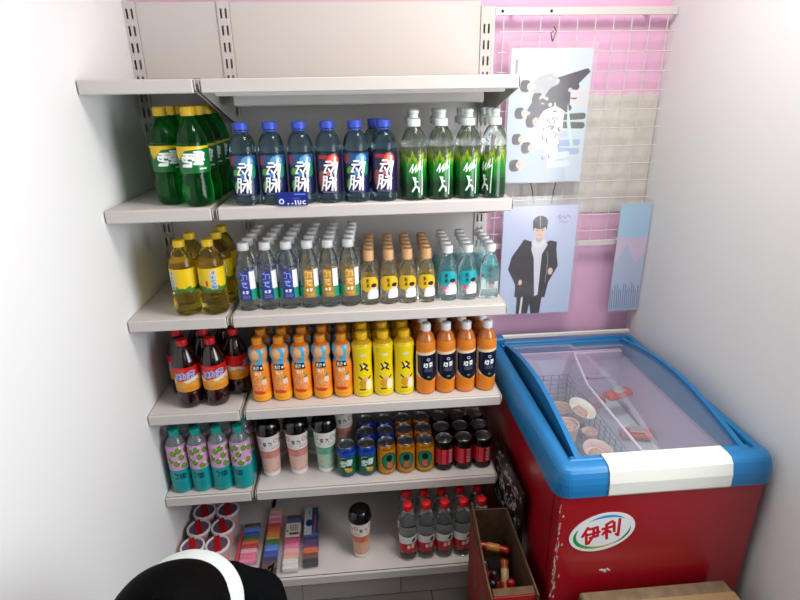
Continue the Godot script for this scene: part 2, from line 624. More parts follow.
func art_juice() -> Image:
	var im := pic(320, 256, Color(0.94, 0.55, 0.16))
	rect(im, 0, 0, 320, 62, Color(0.93, 0.6, 0.32))
	for k in 5:
		poly(im, [Vector2(k * 64 + 20, 0), Vector2(k * 64 + 64, 0), Vector2(k * 64 + 58, 60), Vector2(k * 64 + 40, 34)], Color(0.3, 0.7, 0.86))
	oval(im, 150, 26, 20, 22, Color(0.95, 0.72, 0.5))
	for k in 5:
		oval(im, k * 64 + 40, 66, 22, 18, Color(0.3, 0.68, 0.84), 0.4)
	rect(im, 126, 76, 60, 26, Color(0.06, 0.05, 0.05))
	glyph(im, "mei" if GLYPH.has("mei") else "mi", 132, 80, 14, 18, 2.6, Color.WHITE)
	glyph(im, "zhi", 150, 80, 14, 18, 2.6, Color.WHITE)
	oval(im, 176, 90, 6, 6, Color(0.9, 0.9, 0.85))
	glyph(im, "guo", 138, 108, 16, 18, 3, Color(0.99, 0.95, 0.85))
	glyph(im, "zhi", 158, 108, 16, 18, 3, Color(0.99, 0.95, 0.85))
	oval(im, 160, 170, 40, 42, Color(0.97, 0.68, 0.4))
	oval(im, 160, 170, 33, 35, Color(0.95, 0.56, 0.26))
	for k in 8:
		line(im, Vector2(160, 170), Vector2(160, 170) + Vector2(32, 0).rotated(k * TAU / 8), 3, Color(0.98, 0.74, 0.5))
	oval(im, 184, 160, 14, 16, Color(0.97, 0.8, 0.75))
	oval(im, 186, 140, 11, 6, Color(0.25, 0.6, 0.2), -0.5)
	oval(im, 150, 214, 34, 10, Color(0.86, 0.25, 0.12))
	rect(im, 0, 222, 320, 34, Color(0.95, 0.66, 0.1))
	small_print(im, 130, 236, 60, 2, 7, Color(0.75, 0.25, 0.1))
	return im

func art_yellow() -> Image:
	var im := pic(320, 256, Color(0.94, 0.83, 0.05))
	oval(im, 166, 50, 18, 6, Color(0.86, 0.87, 0.82))
	var k := Color(0.1, 0.08, 0.16)
	path(im, [Vector2(146, 96), Vector2(160, 118), Vector2(148, 124)], 8, k)
	path(im, [Vector2(166, 90), Vector2(186, 104), Vector2(170, 116), Vector2(188, 128)], 8, k)
	oval(im, 164, 106, 6, 6, Color(0.9, 0.92, 0.95))
	path(im, [Vector2(138, 158), Vector2(152, 168)], 7, k)
	path(im, [Vector2(190, 168), Vector2(202, 160)], 7, k)
	oval(im, 172, 172, 12, 12, Color(0.93, 0.66, 0.7))
	oval(im, 158, 192, 18, 22, Color(0.85, 0.62, 0.12))
	oval(im, 192, 200, 18, 26, Color(0.95, 0.93, 0.83))
	rect(im, 140, 216, 32, 9, Color(0.45, 0.25, 0.08))
	small_print(im, 132, 236, 60, 2, 7, Color(0.5, 0.4, 0.1))
	return im

func art_milktea() -> Image:
	var im := pic(320, 256, Color(0.86, 0.5, 0.13))
	poly(im, [Vector2(0, 56), Vector2(320, 40), Vector2(320, 190), Vector2(250, 206), Vector2(160, 184), Vector2(70, 170), Vector2(0, 190)], Color(0.93, 0.82, 0.68))
	var navy := Color(0.05, 0.06, 0.17)
	poly(im, [Vector2(98, 66), Vector2(222, 58), Vector2(226, 170), Vector2(212, 186), Vector2(170, 192), Vector2(126, 176), Vector2(100, 150)], navy)
	poly(im, [Vector2(0, 76), Vector2(60, 70), Vector2(60, 170), Vector2(0, 176)], navy)
	oval(im, 162, 84, 9, 7, Color(0.9, 0.9, 0.95))
	oval(im, 162, 84, 6, 4, navy)
	glyph(im, "nai", 138, 102, 20, 22, 4, Color.WHITE)
	glyph(im, "cha", 166, 100, 20, 22, 4, Color.WHITE)
	small_print(im, 142, 132, 44, 3, 6, Color(0.85, 0.87, 0.95))
	oval(im, 164, 172, 9, 5, Color(0.25, 0.6, 0.2))
	return im

func art_redtea() -> Image:
	var im := pic(320, 150, Color(0.86, 0.84, 0.8))
	rect(im, 0, 0, 320, 52, Color(0.8, 0.07, 0.08))
	poly(im, [Vector2(0, 52), Vector2(320, 52), Vector2(320, 56), Vector2(214, 60), Vector2(130, 90), Vector2(104, 72), Vector2(0, 60)], Color(0.8, 0.07, 0.08))
	rect(im, 0, 104, 320, 46, Color(0.85, 0.55, 0.13))
	for k in 16:
		oval(im, k * 20 + 8, 104, 13, 16 + 8 * sin(k * 2.1), Color(0.87, 0.62, 0.25))
	var b := Color(0.2, 0.3, 0.65)
	for g in [["bing", 116], ["hong", 144], ["cha", 172]]:
		glyph(im, g[0], g[1], 36 - (g[1] - 116) * 0.16, 27, 38, 9, Color(0.85, 0.88, 0.95), 0.1)
		glyph(im, g[0], g[1], 36 - (g[1] - 116) * 0.16, 27, 38, 4, b, 0.1)
	small_print(im, 138, 14, 30, 2, 6, Color(0.95, 0.8, 0.8))
	small_print(im, 240, 80, 60, 8, 7, Color(0.3, 0.3, 0.3))
	return im

func art_yellowtea() -> Image:
	var im := pic(320, 140, Color(0.9, 0.76, 0.05))
	for k in 22:
		oval(im, k * 15 + rng.randf_range(-4, 4), 132, 12, 20 + rng.randf_range(-7, 9), Color(0.22, 0.45, 0.1), rng.randf_range(-0.6, 0.6))
	oval(im, 60, 80, 44, 44, Color(0.86, 0.85, 0.7))
	rect(im, 70, 60, 30, 44, Color(0.88, 0.88, 0.84))
	small_print(im, 72, 66, 26, 7, 5, Color(0.3, 0.3, 0.3))
	var y := 12.0
	for g in ["bing", "mi", "xue", "guo"]:
		glyph(im, g, 158, y, 22, 25, 6.5, Color(0.9, 0.93, 0.98))
		glyph(im, g, 158, y, 22, 25, 2.6, Color(0.15, 0.35, 0.55))
		y += 29.0
	rect(im, 138, 76, 9, 34, Color(0.8, 0.25, 0.1))
	return im

func art_teal() -> Image:
	var im := pic(320, 256, Color(0.83, 0.6, 0.78))
	for p in [[140, 36], [178, 62], [150, 92], [120, 76], [186, 110], [166, 24], [60, 50], [90, 100], [30, 96], [240, 40], [280, 84], [225, 100], [208, 30]]:
		oval(im, p[0], p[1], 15, 15, Color(0.25, 0.48, 0.08))
		oval(im, p[0] - 2, p[1] + 1, 11, 11, Color(0.42, 0.62, 0.12))
		oval(im, p[0] + 12, p[1] - 12, 8, 3.5, Color(0.86, 0.93, 0.78), -0.7)
	rect(im, 0, 128, 320, 128, Color(0.02, 0.6, 0.6))
	glyph(im, "ning", 132, 146, 26, 30, 5, Color(0.05, 0.18, 0.3))
	glyph(im, "cha", 162, 150, 24, 28, 5, Color(0.05, 0.18, 0.3))
	small_print(im, 128, 196, 64, 6, 8, Color(0.05, 0.3, 0.4))
	small_print(im, 108, 30, 8, 11, 8, Color(0.3, 0.15, 0.35))
	return im

func art_cup(c: Color) -> Image:
	var im := pic(320, 200, Color(0.92, 0.9, 0.88))
	rect(im, 0, 76, 320, 34, c)
	rect(im, 0, 110, 320, 74, c.lerp(Color(0.93, 0.9, 0.87), 0.55))
	for k in 4:
		var x := k * 80 + 40
		oval(im, x, 30, 11, 11, c)
		oval(im, x, 30, 7, 7, Color(0.92, 0.88, 0.85))
		glyph(im, "xian", x - 34, 32, 15, 17, 3, Color(0.3, 0.26, 0.24))
		glyph(im, "cha", x + 20, 32, 15, 17, 3, Color(0.3, 0.26, 0.24))
		small_print(im, x - 26, 58, 52, 2, 6, Color(0.4, 0.32, 0.3))
		oval(im, x + 14, 150, 12, 9, Color(0.85, 0.72, 0.45))
		small_print(im, x - 28, 88, 56, 3, 7, Color(0.95, 0.9, 0.88))
		small_print(im, x - 28, 168, 56, 2, 8, c.darkened(0.4))
	return im

func art_can(kind: int) -> Image:
	var im: Image
	if kind == 0:
		im = pic(320, 180, Color(0.02, 0.36, 0.22))
		rect(im, 0, 0, 320, 34, Color(0.1, 0.28, 0.68))
		for x in [160, 0, 320]:
			oval(im, x - 12, 50, 20, 13, Color(0.75, 0.82, 0.3), -0.3)
			oval(im, x - 10, 53, 20, 12, Color(0.02, 0.3, 0.24), -0.3)
			glyph(im, "xue", x - 34, 68, 30, 42, 7, Color(0.85, 0.88, 0.9), 0.2)
			glyph(im, "bi", x + 2, 56, 30, 42, 7, Color(0.85, 0.88, 0.9), 0.2)
			oval(im, x + 16, 140, 20, 17, Color(0.86, 0.55, 0.15))
			oval(im, x + 4, 128, 12, 8, Color(0.85, 0.8, 0.4))
	elif kind == 1:
		im = pic(320, 180, Color(0.78, 0.5, 0.06))
		for x in [165, 5]:
			oval(im, x, 88, 44, 70, Color(0.04, 0.34, 0.25))
			oval(im, x, 88, 36, 60, Color(0.08, 0.5, 0.38))
			oval(im, x, 62, 17, 26, Color(0.05, 0.12, 0.12))
			rect(im, x - 14, 96, 28, 44, Color(0.84, 0.3, 0.12))
			small_print(im, x - 11, 104, 22, 5, 8, Color(0.95, 0.9, 0.75))
	else:
		im = pic(320, 180, Color(0.05, 0.04, 0.05))
		rect(im, 0, 24, 320, 122, Color(0.72, 0.06, 0.13))
		for x in [160, 0, 320]:
			rect(im, x - 30, 26, 22, 118, Color(0.86, 0.28, 0.34))
			var y := 32.0
			for q in 4:
				path(im, [Vector2(x + 8, y), Vector2(x + 30, y + 6), Vector2(x + 10, y + 14), Vector2(x + 32, y + 22)], 4, Color(0.88, 0.8, 0.8))
				y += 28.0
			rect(im, x + 40, 24, 5, 122, Color(0.08, 0.04, 0.06))
	return im

func art_redwater() -> Image:
	var im := pic(320, 110, Color(0.74, 0.06, 0.1))
	rect(im, 0, 0, 320, 56, Color(0.88, 0.88, 0.87))
	oval(im, 160, 58, 60, 10, Color(0.74, 0.06, 0.1))
	rect(im, 0, 0, 320, 5, Color(0.12, 0.1, 0.1))
	poly(im, [Vector2(164, 26), Vector2(182, 14), Vector2(192, 24), Vector2(184, 38), Vector2(170, 40)], Color(0.04, 0.14, 0.1))
	oval(im, 172, 32, 8, 6, Color(0.05, 0.3, 0.15))
	glyph(im, "shui", 138, 56, 20, 24, 5, Color(0.95, 0.92, 0.92))
	glyph(im, "quan", 162, 54, 20, 24, 5, Color(0.95, 0.92, 0.92))
	small_print(im, 132, 90, 56, 2, 8, Color(0.92, 0.8, 0.8))
	return im

func art_logo() -> Image:
	var im := pic(400, 260, Color(0.94, 0.94, 0.93))
	# green swoosh round the foot and the far side, blue swoosh over the top
	for i in 100:
		var t := float(i) / 99.0
		var a := lerpf(-2.5, -5.35, t)
		var w := 20.0 * sin(PI * pow(t, 0.7)) + 1.0
		var c := Color(0.1, 0.6, 0.3).lerp(Color(0.65, 0.72, 0.25), smoothstep(0.35, 0.75, t))
		oval(im, 200 + 168 * cos(a), 130 - 104 * sin(-a), w * 0.55, w * 0.5, c)
		a = lerpf(-1.95, -0.55, t)
		w = 17.0 * sin(PI * t) + 1.0
		oval(im, 200 + 170 * cos(a), 130 + 106 * sin(a), w * 0.6, w * 0.5, Color(0.25, 0.6, 0.85))
		a = lerpf(1.3, 0.1, t)
		w = 10.0 * sin(PI * t) + 1.0
		oval(im, 200 + 172 * cos(a), 130 + 108 * sin(a), w * 0.6, w * 0.5, Color(0.08, 0.42, 0.25))
	var red := Color(0.78, 0.07, 0.14)
	glyph(im, "yi", 72, 72, 104, 112, 18, red, 0.14)
	glyph(im, "li", 196, 72, 104, 112, 18, red, 0.14)
	return im

func figure(im: Image, at: Vector2, s0: float, rot: float, shirt: Color, hair: Color, legs: Color) -> void:
	var s := s0 * 1.22
	# a plain standing figure: legs, body, arms, head and hair, drawn about the head centre
	var f := func(x: float, y: float) -> Vector2: return at + Vector2(x, y).rotated(rot) * s
	var skin := Color(0.93, 0.79, 0.72)
	line(im, f.call(-8, 70), f.call(-10, 130), 15 * s, legs)
	line(im, f.call(9, 70), f.call(12, 130), 15 * s, legs)
	poly(im, [f.call(-9, 16), f.call(9, 16), f.call(24, 26), f.call(20, 80), f.call(-20, 80), f.call(-24, 26)], shirt)
	path(im, [f.call(-21, 30), f.call(-31, 56), f.call(-24, 76)], 10 * s, shirt)
	path(im, [f.call(21, 30), f.call(31, 56), f.call(22, 74)], 10 * s, shirt)
	oval(im, f.call(-22, 80).x, f.call(-22, 80).y, 5 * s, 5 * s, skin)
	oval(im, f.call(20, 78).x, f.call(20, 78).y, 5 * s, 5 * s, skin)
	line(im, f.call(0, 10), f.call(0, 20), 9 * s, skin)
	oval(im, f.call(0, 2).x, f.call(0, 2).y, 11.5 * s, 15 * s, skin, rot)
	oval(im, f.call(0, -9).x, f.call(0, -9).y, 13.5 * s, 9 * s, hair, rot)
	oval(im, f.call(-10, -2).x, f.call(-10, -2).y, 4 * s, 8 * s, hair, rot)
	oval(im, f.call(10, -2).x, f.call(10, -2).y, 4 * s, 8 * s, hair, rot)
	for e in [-4.0, 4.0]: oval(im, f.call(e, 1).x, f.call(e, 1).y, 1.7 * s, 1.2 * s, Color(0.2, 0.14, 0.14), rot)
	line(im, f.call(-2.5, 8), f.call(2.5, 8), 1.6 * s, Color(0.75, 0.42, 0.42))

func art_group() -> Image:
	var im := pic(400, 600, Color(0.76, 0.8, 0.87))
	rect(im, 0, 0, 400, 160, Color(0.79, 0.82, 0.88))
	poly(im, [Vector2(230, 0), Vector2(400, 0), Vector2(400, 600), Vector2(330, 600), Vector2(250, 330)], Color(0.8, 0.85, 0.88))
	# writing turned on its side along the top edge
	for k in 6:
		path(im, [Vector2(24, 50 + k * 12), Vector2(34, 54 + k * 12), Vector2(25, 58 + k * 12)], 3, Color(0.35, 0.38, 0.45))
	small_print(im, 30, 128, 8, 3, 6, Color(0.4, 0.42, 0.5))
	# seven people, the whole picture lying on its side: heads towards the near edge
	var h := Color(0.16, 0.1, 0.12)
	var kk := Color(0.2, 0.16, 0.2)
	poly(im, [Vector2(215, 130), Vector2(380, 85), Vector2(395, 100), Vector2(300, 190)], kk)
	figure(im, Vector2(86, 162), 1.55, -PI / 2 + 0.1, Color(0.68, 0.68, 0.7), h, kk)
	figure(im, Vector2(150, 218), 1.6, -PI / 2, Color(0.22, 0.17, 0.22), h, Color(0.85, 0.83, 0.83))
	figure(im, Vector2(66, 280), 1.5, -PI / 2, Color(0.25, 0.2, 0.26), h, Color(0.3, 0.25, 0.3))
	figure(im, Vector2(126, 318), 1.6, -PI / 2, Color(0.94, 0.93, 0.94), h, Color(0.35, 0.38, 0.33))
	figure(im, Vector2(60, 398), 1.5, -PI / 2, Color(0.88, 0.88, 0.9), h, Color(0.75, 0.8, 0.9))
	figure(im, Vector2(112, 438), 1.6, -PI / 2, Color(0.93, 0.92, 0.94), h, Color(0.65, 0.72, 0.85))
	figure(im, Vector2(58, 520), 1.65, -PI / 2 - 0.1, Color(0.74, 0.79, 0.88), h, Color(0.86, 0.89, 0.95))
	# print on the clothes
	for k in 26:
		var p := Vector2(rng.randf_range(180, 270), rng.randf_range(200, 480))
		path(im, [p, p + Vector2(rng.randf_range(-9, 9), 8), p + Vector2(rng.randf_range(-9, 9), 15)], 3.5, Color(0.2, 0.17, 0.22) if p.y > 290 else Color(0.86, 0.85, 0.87))
	poly(im, [Vector2(296, 230), Vector2(345, 430), Vector2(332, 440), Vector2(302, 330)], Color(0.8, 0.9, 0.88))
	return im

func art_single() -> Image:
	var im := pic(400, 600, Color(0.8, 0.83, 0.94))
	for y in 600:
		rect(im, 0, y, 400, 1, Color(0.82, 0.84, 0.95).lerp(Color(0.76, 0.83, 0.93), y / 600.0))
	var coat := Color(0.16, 0.13, 0.16)
	var skin := Color(0.94, 0.8, 0.74)
	# trousers with a white side stripe
	poly(im, [Vector2(98, 500), Vector2(240, 500), Vector2(232, 600), Vector2(182, 600), Vector2(172, 540), Vector2(162, 600), Vector2(98, 600)], Color(0.1, 0.09, 0.12))
	line(im, Vector2(128, 500), Vector2(122, 600), 12, Color(0.9, 0.88, 0.85))
	# open padded coat over a white hooded top
	poly(im, [Vector2(160, 190), Vector2(118, 176), Vector2(100, 206), Vector2(56, 270), Vector2(40, 340), Vector2(86, 430), Vector2(84, 500), Vector2(256, 508), Vector2(270, 420), Vector2(316, 330), Vector2(300, 240), Vector2(300, 196), Vector2(262, 186), Vector2(236, 200)], coat)
	poly(im, [Vector2(166, 186), Vector2(236, 186), Vector2(250, 210), Vector2(222, 260), Vector2(216, 490), Vector2(196, 500), Vector2(178, 280), Vector2(160, 230)], Color(0.9, 0.9, 0.93))
	for q in [[60, 300, 160, 330], [60, 380, 110, 400], [240, 320, 300, 350], [250, 260, 300, 270], [110, 220, 165, 250]]:
		line(im, Vector2(q[0], q[1]), Vector2(q[2], q[3]), 4, coat.lightened(0.18))
	path(im, [Vector2(250, 250), Vector2(258, 300), Vector2(252, 420)], 5, Color(0.55, 0.55, 0.58))
	oval(im, 276, 358, 14, 20, skin)
	oval(im, 112, 416, 10, 16, skin)
	rect(im, 184, 150, 32, 44, skin.darkened(0.08))
	poly(im, [Vector2(172, 176), Vector2(200, 200), Vector2(228, 176), Vector2(240, 200), Vector2(200, 232), Vector2(158, 200)], Color(0.93, 0.93, 0.95))
	oval(im, 200, 132, 32, 44, skin)
	oval(im, 200, 88, 41, 35, Color(0.13, 0.09, 0.11))
	poly(im, [Vector2(160, 86), Vector2(240, 86), Vector2(238, 132), Vector2(229, 112), Vector2(214, 106), Vector2(200, 114), Vector2(186, 104), Vector2(172, 114), Vector2(163, 134)], Color(0.13, 0.09, 0.11))
	line(im, Vector2(198, 56), Vector2(202, 112), 5, Color(0.75, 0.68, 0.55))
	for e in [186.0, 214.0]:
		oval(im, e, 130, 5, 3, Color(0.15, 0.1, 0.1))
		line(im, Vector2(e - 7, 121), Vector2(e + 7, 120), 2.5, Color(0.2, 0.14, 0.14))
	line(im, Vector2(200, 130), Vector2(198, 144), 3, skin.darkened(0.15))
	line(im, Vector2(192, 154), Vector2(208, 154), 4, Color(0.8, 0.45, 0.45))
	# a written name
	path(im, [Vector2(288, 66), Vector2(304, 50), Vector2(302, 76), Vector2(322, 56), Vector2(330, 72), Vector2(346, 54), Vector2(362, 66)], 3, Color(0.5, 0.5, 0.62))
	path(im, [Vector2(300, 92), Vector2(318, 84), Vector2(330, 92), Vector2(348, 86)], 3, Color(0.5, 0.5, 0.62))
	return im

func art_third() -> Image:
	var im := pic(170, 600, Color(0.68, 0.82, 0.92))
	rect(im, 0, 180, 170, 200, Color(0.85, 0.78, 0.88))
	poly(im, [Vector2(0, 330), Vector2(60, 220), Vector2(120, 330), Vector2(170, 260), Vector2(170, 600), Vector2(0, 600)], Color(0.72, 0.78, 0.88))
	for k in 14:
		line(im, Vector2(k * 12, 460 + 20 * sin(k * 1.7)), Vector2(k * 12 + 8, 590), 6, Color(0.5, 0.58, 0.72))
	return im

# ---------------------------------------------------------------- bottles
func cap(r: float, h: float) -> ArrayMesh:
	return lathe([Vector2(r * 0.92, 0), Vector2(r, 0.001), Vector2(r, h * 0.82), Vector2(r * 0.95, h * 0.94), Vector2(r * 0.86, h), Vector2(0, h)], 40, 0.035)

func liquid(c: Color, ior_scale := 0.033) -> StandardMaterial3D:
	# a filled clear bottle: solid, light bends through it
	var key := "liquid%s" % c
	if mats.has(key): return mats[key]
	var m := StandardMaterial3D.new()
	m.albedo_color = Color(c.r, c.g, c.b, 0.03)
	m.roughness = 0.04
	m.transparency = BaseMaterial3D.TRANSPARENCY_ALPHA
	m.refraction_enabled = true
	m.refraction_scale = ior_scale
	mats[key] = m
	return m

func thin_copy(o: Node3D, m: Material) -> void:
	# bottles behind the front line: their clear wall alone, so that light gets through to the rows behind
	(o.get_node("body") as MeshInstance3D).material_override = m

func bottle(n: String, category: String, group: String, P: Array, bodym: Material, parts: Array) -> Node3D:
	var o := thing(n)
	tag(o, n.replace("_", " "), category, group)
	obj("body", lathe(P, 28), bodym, o)
	for q in parts:
		obj(q[0], q[1], q[2], o, Vector3(0, q[3], 0))
	return o

func build_stock() -> void:
	var white_cap := mat(Color(0.9, 0.9, 0.9), 0.35)
	var clear := liquid(Color(0.95, 0.97, 0.97))
	# ---- vitamin drink, six in front and one behind
	var P := smooth([Vector2(0, 0.002), Vector2(0.032, 0), Vector2(0.0375, 0.006), Vector2(0.039, 0.018), Vector2(0.0375, 0.03), Vector2(0.039, 0.042), Vector2(0.039, 0.14), Vector2(0.0378, 0.152), Vector2(0.0386, 0.164), Vector2(0.035, 0.182), Vector2(0.028, 0.199), Vector2(0.0195, 0.208), Vector2(0.0175, 0.214), Vector2(0.0175, 0.232)])
	var pet := liquid(Color(0.62, 0.78, 0.86))
	var bcap := mat(Color(0.2, 0.3, 0.74), 0.4)
	var cm := cap(0.0215, 0.021)
	var sl := sleeve(P, 0.028, 0.146)
	var ring := lathe([Vector2(0.0175, 0), Vector2(0.0215, 0.0005), Vector2(0.0215, 0.003), Vector2(0.0175, 0.0035)], 28)
	var vb := bottle("vitamin_drink_bottle", "bottle", "vitamin drink bottles", P, pet, [["label", sl, tmat(art_vitamin(false), 0.3), 0.0], ["cap", cm, bcap, 0.217], ["neck_ring", ring, bcap, 0.211]])
	var vr := bottle("vitamin_drink_bottle", "bottle", "vitamin drink bottles", P, pet, [["label", sl, tmat(art_vitamin(true), 0.3), 0.0], ["cap", cm, bcap, 0.217], ["neck_ring", ring, bcap, 0.211]])
	dup(vb, Vector3(0.086, 1.501, 0.392), "blue-capped drink bottle with green leaf label, beside the green soda bottles")
	dup(vb, Vector3(0.17, 1.501, 0.392), "blue-capped drink bottle with green leaf label, standing behind blue price card's near end")
	dup(vb, Vector3(0.255, 1.501, 0.392), "blue-capped drink bottle with green leaf label, third from green soda bottles, behind price card")
	dup(vr, Vector3(0.338, 1.501, 0.392), "blue-capped drink bottle with red fruit label, standing between two green leaf labels")
	dup(vb, Vector3(0.420, 1.501, 0.392), "blue-capped drink bottle with green leaf label, between the two red fruit labels")
	dup(vr, Vector3(0.505, 1.501, 0.392), "blue-capped drink bottle with red fruit label, next to the clear green-printed bottles")
	dup(vr, Vector3(0.482, 1.501, 0.308), "blue-capped drink bottle standing alone behind the front six, in second line")
	# ---- clear sports drink with grass print
	P = smooth([Vector2(0, 0.003), Vector2(0.034, 0), Vector2(0.039, 0.006), Vector2(0.0395, 0.02), Vector2(0.0395, 0.06), Vector2(0.0375, 0.09), Vector2(0.039, 0.115), Vector2(0.0395, 0.15), Vector2(0.0378, 0.158), Vector2(0.0395, 0.166), Vector2(0.0385, 0.176), Vector2(0.031, 0.196), Vector2(0.021, 0.213), Vector2(0.017, 0.219), Vector2(0.018, 0.236)])
	var frost := mat(Color(0.86, 0.9, 0.88), 0.35)
	var sp := bottle("sports_drink_bottle", "bottle", "clear bottles with green grass print", P, liquid(Color(0.94, 0.97, 0.95)), [["label", sleeve(P, 0.008, 0.15), tmat(art_sport(), 0.25, true), 0.0], ["cap", cap(0.0198, 0.022), frost, 0.216],
		["spout", lathe([Vector2(0.014, 0), Vector2(0.0125, 0.004), Vector2(0.0125, 0.012), Vector2(0.0145, 0.014), Vector2(0.0145, 0.02), Vector2(0.011, 0.0235), Vector2(0, 0.0235)], 24), frost, 0.24]])
	for r in 3:
		for c in 4:
			var x: float = [0.598, 0.681, 0.764, 0.846][c] + 0.004 * r
			var l: String
			if r == 0: l = "clear sport-cap bottle with green grass print, front line, %s from the blue-capped bottles" % ORD[c]
			else: l = "clear sport-cap bottle with green grass print, %s line back, %s from blue-capped bottles" % [ORD[r], ORD[c]]
			var nb := dup(sp, Vector3(x, 1.501, 0.39 - r * 0.084), l, -0.9 if (c == 3 and r == 0) else 0.0)
			if r > 0: thin_copy(nb, mat(Color(0.84, 0.88, 0.85), 0.05, 0.0, 0.05))
	# ---- green soda
	P = smooth([Vector2(0, 0.008), Vector2(0.018, 0.004), Vector2(0.03, 0), Vector2(0.041, 0.008), Vector2(0.0445, 0.03), Vector2(0.0445, 0.06), Vector2(0.042, 0.09), Vector2(0.0435, 0.11), Vector2(0.0445, 0.175), Vector2(0.042, 0.195), Vector2(0.034, 0.22), Vector2(0.022, 0.244), Vector2(0.0155, 0.255), Vector2(0.0155, 0.275)])
	var so := bottle("soda_bottle", "bottle", "green soda bottles", P, liquid(Color(0.08, 0.74, 0.3)), [["label", sleeve(P, 0.1, 0.176), tmat(art_soda(), 0.3), 0.0], ["cap", cap(0.0195, 0.026), mat(Color(0.86, 0.7, 0.08), 0.4), 0.258]])
	for r in 4:
		dup(so, Vector3(-0.06 + 0.003 * r, 1.501, 0.385 - 0.0915 * r), "green soda bottle with yellow cap, %s from the shelf edge, beside the shelf post" % ORD[r], 0.25)
	for r in 3:
		dup(so, Vector3(-0.152, 1.501, 0.34 - 0.0915 * r), "green soda bottle with yellow cap, %s from shelf edge, outer line by white wall" % ORD[r], 0.5)
	# ---- clear water, blue and golden labels
	P = smooth([Vector2(0, 0.004), Vector2(0.018, 0.002), Vector2(0.027, 0), Vector2(0.0312, 0.006), Vector2(0.032, 0.02), Vector2(0.0312, 0.03), Vector2(0.032, 0.04), Vector2(0.032, 0.14), Vector2(0.0305, 0.153), Vector2(0.0255, 0.178), Vector2(0.0175, 0.2), Vector2(0.0145, 0.207), Vector2(0.0145, 0.221)])
	cm = cap(0.0178, 0.021)
	sl = sleeve(P, 0.038, 0.136)
	ring = lathe([Vector2(0.0145, 0), Vector2(0.018, 0.0005), Vector2(0.018, 0.003), Vector2(0.0145, 0.0035)], 24)
	for q in P.size(): P[q].y *= 0.975
	var wb := bottle("water_bottle", "bottle", "clear water bottles with white caps", P, clear, [["label", sl, tmat(art_water(Color(0.1, 0.2, 0.62)), 0.3, true), 0.0], ["cap", cm, white_cap, 0.204], ["neck_ring", ring, white_cap, 0.2]])
	var wg := bottle("water_bottle", "bottle", "clear water bottles with white caps", P, clear, [["label", sl, tmat(art_water(Color(0.84, 0.6, 0.08)), 0.3, true), 0.0], ["cap", cm, white_cap, 0.204], ["neck_ring", ring, white_cap, 0.2]])
	for q in ["body", "label"]:
		wb.get_node(q).scale.z = 0.95
		wg.get_node(q).scale.z = 0.95
	for r in 6:
		if r == 5: break
		for c in 6:
			var l: String
			var what := "blue" if c < 3 else "golden"
			if r == 0: l = "clear water bottle with %s label square, front line, %s from the yellow tea bottles" % [what, ORD[c]]
			else: l = "white-capped water bottle with %s label, %s line back, %s column from yellow tea" % [what, ORD[r], ORD[c]]
			var nb := dup(wb if c < 3 else wg, Vector3([0.048, 0.116, 0.183, 0.25, 0.316, 0.382][c] + 0.0035 * r, 1.15, 0.372 - 0.0625 * r), l, rng.randf_range(-0.12, 0.12))
			if r > 0: thin_copy(nb, mat(Color(0.8, 0.84, 0.84), 0.05, 0.0, 0.05))
	# ---- peach-capped
	P = smooth([Vector2(0, 0.003), Vector2(0.026, 0), Vector2(0.0295, 0.005), Vector2(0.0303, 0.016), Vector2(0.0303, 0.1), Vector2(0.029, 0.113), Vector2(0.0225, 0.132), Vector2(0.0155, 0.142), Vector2(0.0145, 0.146), Vector2(0.0145, 0.175)])
	sl = sleeve(P, 0.022, 0.1)
	var pe := bottle("lemon_water_bottle", "bottle", "clear bottles with peach caps", P, liquid(Color(0.94, 0.93, 0.88)), [["label", sl, tmat(art_fruitwater(Color(0.9, 0.73, 0.1), false), 0.35, true), 0.0], ["cap", cap(0.0172, 0.034), mat(Color(0.85, 0.66, 0.45), 0.5), 0.151]])
	for q in ["body", "label"]: pe.get_node(q).scale.z = 0.8
	for r in 5:
		for c in 4:
			var nb := dup(pe, Vector3([0.447, 0.513, 0.575, 0.638][c] + 0.002 * r, 1.15, 0.374 - 0.0505 * r), ("peach-capped clear bottle with yellow label, front line, %s from the golden water labels" % ORD[c]) if r == 0 else ("peach-capped clear bottle, %s line back, %s column from the golden water labels" % [ORD[r], ORD[c]]), rng.randf_range(-0.1, 0.1))
			if r > 0: thin_copy(nb, mat(Color(0.84, 0.82, 0.76), 0.05, 0.0, 0.05))
	# ---- white-capped with turquoise label
	P = smooth([Vector2(0, 0.003), Vector2(0.028, 0), Vector2(0.0318, 0.006), Vector2(0.0325, 0.016), Vector2(0.0325, 0.1), Vector2(0.031, 0.115), Vector2(0.024, 0.138), Vector2(0.0155, 0.152), Vector2(0.0145, 0.157), Vector2(0.0145, 0.175)])
	var tq := bottle("fruit_water_bottle", "bottle", "clear bottles with turquoise labels", P, liquid(Color(0.93, 0.99, 0.99)), [["label", sleeve(P, 0.022, 0.105), tmat(art_fruitwater(Color(0.08, 0.66, 0.7), true), 0.35, true), 0.0], ["cap", cap(0.0168, 0.025), mat(Color(0.92, 0.93, 0.93), 0.35), 0.164]])
	for q in ["body", "label"]: tq.get_node(q).scale.z = 0.76
	for r in 5:
		for c in 3:
			var turn := PI if (c == 2 and r == 0) else rng.randf_range(-0.1, 0.1)
			var l: String
			if r == 0: l = ["white-capped bottle with turquoise label, next to the peach-capped bottles", "white-capped bottle with turquoise label, middle of its front line of three", "white-capped clear bottle turned with its label away, at open shelf end"][c]
			else: l = "white-capped bottle with turquoise label, %s line back, %s column from the peach caps" % [ORD[r], ORD[c]]
			var nb := dup(tq, Vector3([0.712, 0.78, 0.856][c] + 0.002 * r, 1.15, 0.366 - 0.052 * r), l, turn)
			if r > 0: thin_copy(nb, mat(Color(0.7, 0.9, 0.92), 0.05, 0.0, 0.08))
